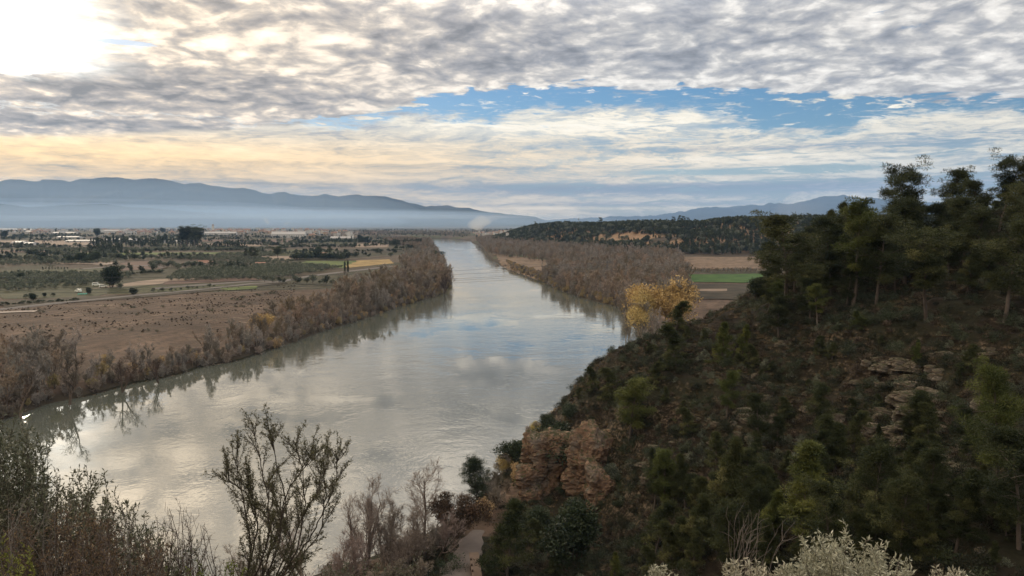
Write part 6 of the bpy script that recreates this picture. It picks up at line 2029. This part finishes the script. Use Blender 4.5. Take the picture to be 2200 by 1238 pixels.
near_tree(850, 1230, 95, 7.0, 'brown twiggy tree at the foot of the leaning one', 608, stems=4, spread=0.6, nl=(6, 6, 4), twigs=9, tw=0.022, tl=0.6)
near_tree(760, 1260, 88, 6.5, 'broken bare stem leaning at the water edge', 609, lean=(-0.6, 0.1), nl=(4, 3, 3), twigs=4, tw=0.02, tl=0.3)
near_tree(960, 1120, 112, 7.5, 'brown twiggy tree beside the dark round-headed pine', 610, stems=4, spread=0.6, nl=(7, 7, 4), twigs=10, tw=0.03, tl=0.6)
near_tree(890, 1210, 97, 6.0, 'brown tangled bush below the tallest bare tree', 611, 'bare_bush', 'bush', stems=6, spread=0.7, nl=(6, 6, 4), twigs=10, tw=0.025, tl=0.5)
near_tree(700, 1290, 86, 7.0, 'thin bare tree at the bottom edge left of the many stemmed one', 612, stems=3, spread=0.5, nl=(7, 5, 4), twigs=6, tw=0.02, tl=0.5)
for k in range(34):
    x = RF.uniform(-32, -7); y = RF.uniform(84, 112)
    pd1, _ = path_d(np.array([x]), np.array([y]))
    if pd1[0] < 3.2 or river_sd(np.array([x]), np.array([y]))[0] < 0.5:
        continue
    BUSHY[RF.integers(0, 2)].at((x, y, float(hill(x, y))), RF.uniform(0, 6.28), RF.uniform(0.5, 0.9), 'brown tangled bush between the near bank trees and the path', 'bush', 'brown tangle of the near bank')
g = P(975, 1110, 106); g[2] = float(hill(g[0], g[1]))
tr, cr = leafy(615, 7, 2.8, 0.2, 80, 60, 0.3, 0.16, 0.8)
Proto('leafy_tree', [('trunk', tr.build('trunk', M_BARK, True)), ('crown', cr.build('crown', leafmat('russet_leaves', (0.02, 0.016, 0.01), (0.06, 0.042, 0.026), 0.1, 0.7, 0.1, 0.2, (0.12, 0.075, 0.045))))], 7).at(tuple(g), 0, 1.15, 'dark russet leafy tree left of the round-headed pine', 'tree')
for px, py, s, lab in [(975, 1222, 1.6, 'black-green bush beside the path at the bottom edge'), (950, 1236, 1.3, 'dark bush left of the path at the bottom edge')]:
    h = hit(px, py)
    if h is not None:
        SHRUBS[4].at(tuple(h), 1.0, s, lab, 'shrub')

# ------------------------------------------------------------------ shrubs at the lookout, a few metres away
def wand(bw, bl, root, tip, rg, bow=0.12, ntw=10, twl=0.16, gap=0.014, ll=0.034, lw=0.009, r0=0.006, start=0.35, leafy_from=0.3, sub=2, tint=0.5, ang=0.6, open_=0.5):
    """one stem with side twigs; leaves stand along the twigs"""
    root = np.asarray(root, float); tip = np.asarray(tip, float)
    L = np.linalg.norm(tip - root)
    t = np.linspace(0, 1, 12)[:, None]
    off = unit(rg.normal(size=3)) * bow * L
    pts = root * (1 - t) + tip * t + off * (np.sin(np.pi * t)) + rg.normal(size=(12, 3)) * 0.006 * L
    if bw is not None:
        bw.tube(pts, r0 * np.linspace(1, 0.18, 12), 5, a=rg.uniform(0.2, 0.6))
    segs = [(pts[-4], pts[-1])]
    for i in range(ntw):
        f = start + (1 - start) * (i + rg.random()) / ntw
        k = min(int(f * 11), 10)
        q = pts[k] + (pts[k + 1] - pts[k]) * (f * 11 - k)
        d = rot_off(unit(pts[k + 1] - pts[k]), rg.uniform(0.4, 1.0) * ang * 1.5, rg.uniform(0, 6.283))
        l = twl * rg.uniform(0.5, 1.2) * (1.25 - 0.7 * f)
        p1, dd1 = bend(q, d, l, 4, 0.16, 0.10, rg)
        bw.tube(p1, r0 * 0.42 * (1.2 - f * 0.7) * np.linspace(1, 0.35, 5), 3, a=rg.uniform(0.3, 0.8))
        segs.append((p1[0], p1[2])); segs.append((p1[2], p1[4]))
        for j in range(sub):
            kk = rg.integers(1, 5)
            d2 = rot_off(dd1[kk], rg.uniform(0.5, 1.1), rg.uniform(0, 6.283))
            p2, _ = bend(p1[kk], d2, l * rg.uniform(0.3, 0.6), 2, 0.12, 0.1, rg)
            bw.tube(p2, r0 * 0.22 * np.array([1, .8, .5]), 3, a=rg.uniform(0.3, 0.8))
            segs.append((p2[0], p2[2]))
    if bl is not None:
        for a, b in segs:
            d = b - a; l = np.linalg.norm(d); n = max(2, int(l / gap))
            u = rg.random((n, 1))
            base = a + d * u
            dirs = unit(unit(d) * (1.2 - open_) + rg.normal(size=(n, 3)) * open_ * 1.2)
            leaves(bl, base, dirs, rg.uniform(0.6, 1.15, n) * ll, lw * rg.uniform(0.8, 1.2, n), rg, np.clip(rg.normal(tint, 0.22, n), 0, 1))


def in_px(poly, n, rg):
    poly = np.array(poly, float); out = []
    x0, y0 = poly.min(0); x1, y1 = poly.max(0)
    while len(out) < n:
        q = rg.uniform(x0, x1, (400, 1)), rg.uniform(y0, y1, (400, 1))
        k = in_poly(q[0].ravel(), q[1].ravel(), poly)
        out += list(np.c_[q[0].ravel()[k], q[1].ravel()[k]])
    return np.array(out[:n])


M_FWOOD = leafmat('grey_stems', (0.035, 0.028, 0.022), (0.085, 0.068, 0.055), 0.0, 0.85, 0.1, 0.15, (0.19, 0.16, 0.14))
M_FLEAF = leafmat('narrow_leaves', (0.030, 0.035, 0.018), (0.085, 0.090, 0.052), 0.25, 0.5, 0.1, 0.35, (0.21, 0.20, 0.14))
M_FRUST = leafmat('rusty_leaves', (0.045, 0.028, 0.018), (0.12, 0.078, 0.048), 0.2, 0.7, 0.1, 0.2, (0.22, 0.16, 0.09))
M_FSMALL = leafmat('small_dark_leaves', (0.030, 0.032, 0.015), (0.080, 0.080, 0.036), 0.25, 0.6, 0.1, 0.25, (0.13, 0.125, 0.055))
M_FSILVER = leafmat('silver_leaves', (0.13, 0.125, 0.085), (0.33, 0.32, 0.23), 0.2, 0.55, 0.06, 0.35, (0.58, 0.55, 0.43))
M_FGREEN = leafmat('fresh_leaves', (0.05, 0.065, 0.012), (0.13, 0.15, 0.03), 0.3, 0.55, 0.1, 0.3, (0.26, 0.28, 0.07))


def front_shrub(name, poly, n, depth, roots, mats2, lab, seed, root_py=1480, **kw):
    rg = np.random.default_rng(seed)
    bw, bl = MB(), MB()
    T_ = in_px(poly, n, rg)
    c = P(roots[0], root_py, depth[0] * 0.95)
    gz = float(hill(c[0], c[1])) - 0.05
    cx = np.array([c[0], c[1], gz])
    for q in T_:
        Yd = rg.uniform(*depth)
        tip = P(q[0], q[1], Yd)
        rx = roots[0] + (roots[1] - roots[0]) * rg.random()
        rx = rx * 0.5 + q[0] * 0.5
        r = P(rx, root_py, Yd * 0.97)
        r[2] = float(hill(r[0], r[1])) - 0.03
        wand(bw, bl if kw.get('has_leaf', True) else None, r - cx, tip - cx, rg, **{k: v for k, v in kw.items() if k != 'has_leaf'})
    e = bpy.data.objects.new(name, None); COL.objects.link(e); e.location = tuple(cx)
    tag(e, lab, 'shrub')
    put('stems', bw.build('stems', mats2[0]), e)
    if bl.n:
        put('leaves', bl.build('leaves', mats2[1]), e)
    return e


front_shrub('leafy_shrub', [(-60, 895), (10, 902), (60, 918), (95, 945), (112, 965), (100, 985), (60, 1000), (115, 1010), (110, 1040), (-60, 1120)], 90, (4.4, 5.6), (-120, 20), (M_FWOOD, M_FLEAF), 'narrow leaved shrub reaching highest at the left edge of the picture', 701, ntw=10, twl=0.15, gap=0.011, ll=0.036, lw=0.009, start=0.5)
front_shrub('leafy_shrub', [(-40, 1040), (90, 1015), (165, 1000), (200, 990), (225, 1030), (265, 1062), (250, 1110), (60, 1160), (-40, 1160)], 110, (4.0, 5.4), (20, 200), (M_FWOOD, M_FLEAF), 'leafy grey-green shrub in the middle of the left foreground', 702, ntw=10, twl=0.14, gap=0.012, ll=0.034, lw=0.009, start=0.45)
front_shrub('leafy_shrub', [(215, 1060), (290, 1075), (350, 1110), (385, 1140), (440, 1185), (430, 1260), (150, 1260), (160, 1120)], 100, (3.8, 5.0), (180, 400), (M_FWOOD, M_FLEAF), 'dark leafy shrub sloping down to the right of the left foreground', 703, ntw=10, twl=0.13, gap=0.014, ll=0.031, lw=0.008, start=0.4)
front_shrub('twiggy_shrub', [(330, 1075), (352, 1060), (400, 1090), (450, 1130), (460, 1170), (440, 1250), (330, 1250)], 44, (4.0, 4.8), (330, 430), (M_FWOOD, None), 'tangle of bare dark twigs at the right side of the left foreground', 704, ntw=9, twl=0.16, has_leaf=False, sub=3, start=0.3)
front_shrub('rusty_shrub', [(-60, 1110), (120, 1090), (250, 1120), (340, 1160), (420, 1250), (-60, 1250)], 130, (3.2, 4.3), (-40, 380), (M_FWOOD, M_FRUST), 'dense rust-brown dry shrub along the bottom left', 705, ntw=11, twl=0.13, gap=0.013, ll=0.020, lw=0.006, start=0.3, sub=3)
front_shrub('twiggy_shrub', [(-40, 1060), (120, 1050), (280, 1100), (380, 1180), (380, 1250), (-40, 1250)], 80, (3.3, 4.6), (-40, 300), (leafmat('pale_stems', (0.10, 0.085, 0.075), (0.20, 0.175, 0.155), 0, 0.8, 0.1, 0.1), None), 'grey leafless stems slanting through the bottom left shrubs', 706, ntw=10, twl=0.17, has_leaf=False, sub=3, start=0.2, r0=0.004)
front_shrub('leafy_shrub', [(-30, 1175), (60, 1165), (75, 1200), (40, 1250), (-30, 1250)], 16, (3.2, 3.6), (-20, 60), (M_FWOOD, M_FGREEN), 'small fresh green shrub in the bottom left corner', 707, ntw=8, twl=0.08, gap=0.01, ll=0.02, lw=0.009, start=0.4)
front_shrub('leafy_shrub', [(330, 1215), (440, 1200), (520, 1215), (560, 1250), (330, 1250)], 22, (4.0, 4.6), (380, 520), (M_FWOOD, M_FGREEN), 'yellow-green leafy tuft at the bottom edge below the bare twigs', 708, ntw=8, twl=0.08, gap=0.01, ll=0.022, lw=0.010, start=0.5)
front_shrub('twiggy_shrub', [(440, 1190), (540, 1170), (640, 1200), (700, 1230), (700, 1255), (440, 1255)], 18, (4.6, 5.4), (480, 640), (M_FWOOD, M_FRUST), 'low brown dry twigs under the small leaved shrub', 709, ntw=8, twl=0.10, gap=0.02, ll=0.014, lw=0.005, start=0.4)
front_shrub('leafy_shrub', [(690, 1215), (760, 1200), (850, 1190), (905, 1200), (880, 1255), (690, 1255)], 30, (7.0, 8.2), (720, 880), (M_FWOOD, M_FLEAF), 'grey-green shrub at the bottom edge between the bare trees and the path', 710, ntw=8, twl=0.15, gap=0.013, ll=0.035, lw=0.010, start=0.5, root_py=1420)

# the small leaved shrub in the middle foreground
rg = np.random.default_rng(720)
bw, bl = MB(), MB()
D0 = 6.0
base = P(520, 1380, D0); base[2] = float(hill(base[0], base[1])) - 0.05


def skel(path, r0, Y0):
    pts = np.array([P(x, y, Y0 + dy) for x, y, dy in path]) - base
    n = len(pts)
    t = np.linspace(0, n - 1, n * 5)
    c = np.stack([np.interp(t, range(n), pts[:, i]) for i in range(3)], 1) + rg.normal(size=(len(t), 3)) * 0.004
    bw.tube(c, r0 * np.linspace(1, 0.25, len(t)), 6, a=0.3)
    return c


ST = [[(520, 1400, 0), (550, 1280, .1), (575, 1200, .2), (590, 1130, .3), (545, 1080, .3), (530, 1040, .2)], [(530, 1400, 0), (600, 1250, -.1), (640, 1180, -.2), (650, 1110, -.2), (680, 1060, -.2), (700, 1010, -.2)], [(520, 1400, 0), (580, 1270, .2), (625, 1160, .3), (600, 1090, .4), (575, 1040, .4), (600, 1000, .4)],
      [(500, 1400, 0), (520, 1290, 0), (540, 1180, .1), (525, 1090, .1), (508, 1010, .2), (510, 955, .2)],
      [(520, 1400, 0), (560, 1270, 0), (600, 1170, -.1), (610, 1060, -.1), (590, 980, -.2), (575, 915, -.2)],
      [(530, 1400, 0), (590, 1260, .1), (660, 1165, .2), (700, 1090, .3), (722, 1040, .3), (725, 980, .3)],
      [(540, 1400, 0), (570, 1290, 0), (620, 1200, .2), (655, 1090, .3), (650, 1010, .3), (632, 945, .4)],
      [(520, 1400, 0), (540, 1260, -.2), (580, 1150, -.3), (575, 1070, -.3), (560, 1000, -.3), (545, 925, -.3)],
      [(530, 1400, 0), (580, 1290, .1), (640, 1210, .1), (690, 1140, .1), (700, 1060, .1), (690, 985, .1)],
      [(510, 1400, 0), (530, 1240, .2), (555, 1130, .3), (530, 1060, .3), (490, 1030, .3), (478, 1018, .3)],
      [(530, 1400, 0), (560, 1250, .1), (600, 1130, .2), (620, 1050, .2), (665, 990, .2), (672, 960, .2)]]
for s_ in ST:
    c = skel(s_, 0.0095, D0)
    for k in range(22):
        f = rg.uniform(0.12, 1.0)
        i = min(int(f * len(c)), len(c) - 2)
        d = rot_off(unit(c[i + 1] - c[i]), rg.uniform(0.3, 0.9), rg.uniform(0, 6.283))
        d = unit(d + np.array([0, 0, 0.25]))
        L = rg.uniform(0.16, 0.42) * (1.25 - 0.6 * f)
        wand(bw, bl, c[i], c[i] + d * L, rg, bow=0.08, ntw=11, twl=0.075, gap=0.008, ll=0.019, lw=0.006, r0=0.004, start=0.15, sub=2, tint=0.45, open_=0.8)
    wand(bw, bl, c[-6], c[-1], rg, bow=0.03, ntw=9, twl=0.05, gap=0.008, ll=0.018, lw=0.006, r0=0.004, start=0.1, sub=2, tint=0.45, open_=0.8)
e = bpy.data.objects.new('thorny_shrub', None); COL.objects.link(e); e.location = tuple(base)
tag(e, 'tall dark small-leaved shrub standing against the river in the middle foreground', 'shrub')
put('stems', bw.build('stems', M_FWOOD), e)
put('leaves', bl.build('leaves', M_FSMALL), e)

# silver shrub bottom right and dead branches
KS = dict(ntw=9, twl=0.11, gap=0.0075, ll=0.040, lw=0.011, start=0.55, r0=0.005, open_=0.55, sub=1)
front_shrub('silver_shrub', [(1690, 1185), (1740, 1150), (1790, 1150), (1808, 1142), (1850, 1150), (1862, 1160), (1900, 1168), (1945, 1185), (1975, 1215), (1985, 1255), (1670, 1255)], 95, (4.4, 5.4), (1760, 1920), (M_FWOOD, M_FSILVER), 'large rounded silver-leaved shrub lit at the bottom right', 731, **KS)
front_shrub('silver_shrub', [(1560, 1205), (1590, 1200), (1625, 1210), (1650, 1225), (1680, 1195), (1700, 1230), (1690, 1255), (1560, 1255)], 26, (4.6, 5.3), (1580, 1660), (M_FWOOD, M_FSILVER), 'silver-leaved sprigs left of the large silver shrub', 732, **KS)
front_shrub('silver_shrub', [(1375, 1225), (1400, 1218), (1430, 1228), (1455, 1236), (1450, 1258), (1372, 1258)], 14, (4.8, 5.2), (1390, 1450), (M_FWOOD, M_FSILVER), 'small silver-leaved sprig at the bottom edge, farthest left of the silver ones', 733, **KS)
front_shrub('silver_shrub', [(2000, 1225), (2040, 1205), (2065, 1222), (2080, 1255), (1995, 1255)], 14, (4.6, 5.2), (2010, 2060), (M_FWOOD, M_FSILVER), 'small silver-leaved sprig to the right of the large silver shrub', 734, **KS)
rg = np.random.default_rng(741)
bw = MB()
base = P(1590, 1330, 7.5); base[2] = float(hill(base[0], base[1]))
for k in range(15):
    x0 = rg.uniform(1565, 1640); x1 = x0 + rg.uniform(-20, 70); y1 = rg.uniform(1080, 1190)
    a = P(x0, 1400, 7.5 + rg.uniform(-.2, .2)) - base; m_ = P(x0 - rg.uniform(0, 25), 1190, 7.5 + rg.uniform(-.2, .2)) - base; b_ = P(x1, y1, 7.5 + rg.uniform(-.3, .3)) - base
    t = np.linspace(0, 1, 14)[:, None]
    c = a * (1 - t) ** 2 + 2 * m_ * t * (1 - t) + b_ * t * t + rg.normal(size=(14, 3)) * 0.006
    bw.tube(c, 0.0055 * np.linspace(1, 0.25, 14), 5, a=rg.uniform(0.3, 0.9))
    for j in range(4):
        i = rg.integers(6, 13)
        p1, _ = bend(c[i], rot_off(unit(c[i] - c[i - 1]), rg.uniform(.4, .9), rg.uniform(0, 6.28)), rg.uniform(0.08, 0.3), 5, 0.15, 0, rg)
        bw.tube(p1, 0.0028 * np.linspace(1, 0.4, 6), 4, a=rg.uniform(0.4, 0.9))
o = put('dead_branches', bw.build('dead_branches', leafmat('dead_wood', (0.08, 0.068, 0.058), (0.16, 0.138, 0.12), 0, 0.8, 0.05, 0.1)), loc=tuple(base), label='bare dead branches curving up in front of the dark slope', cat='dead bush')
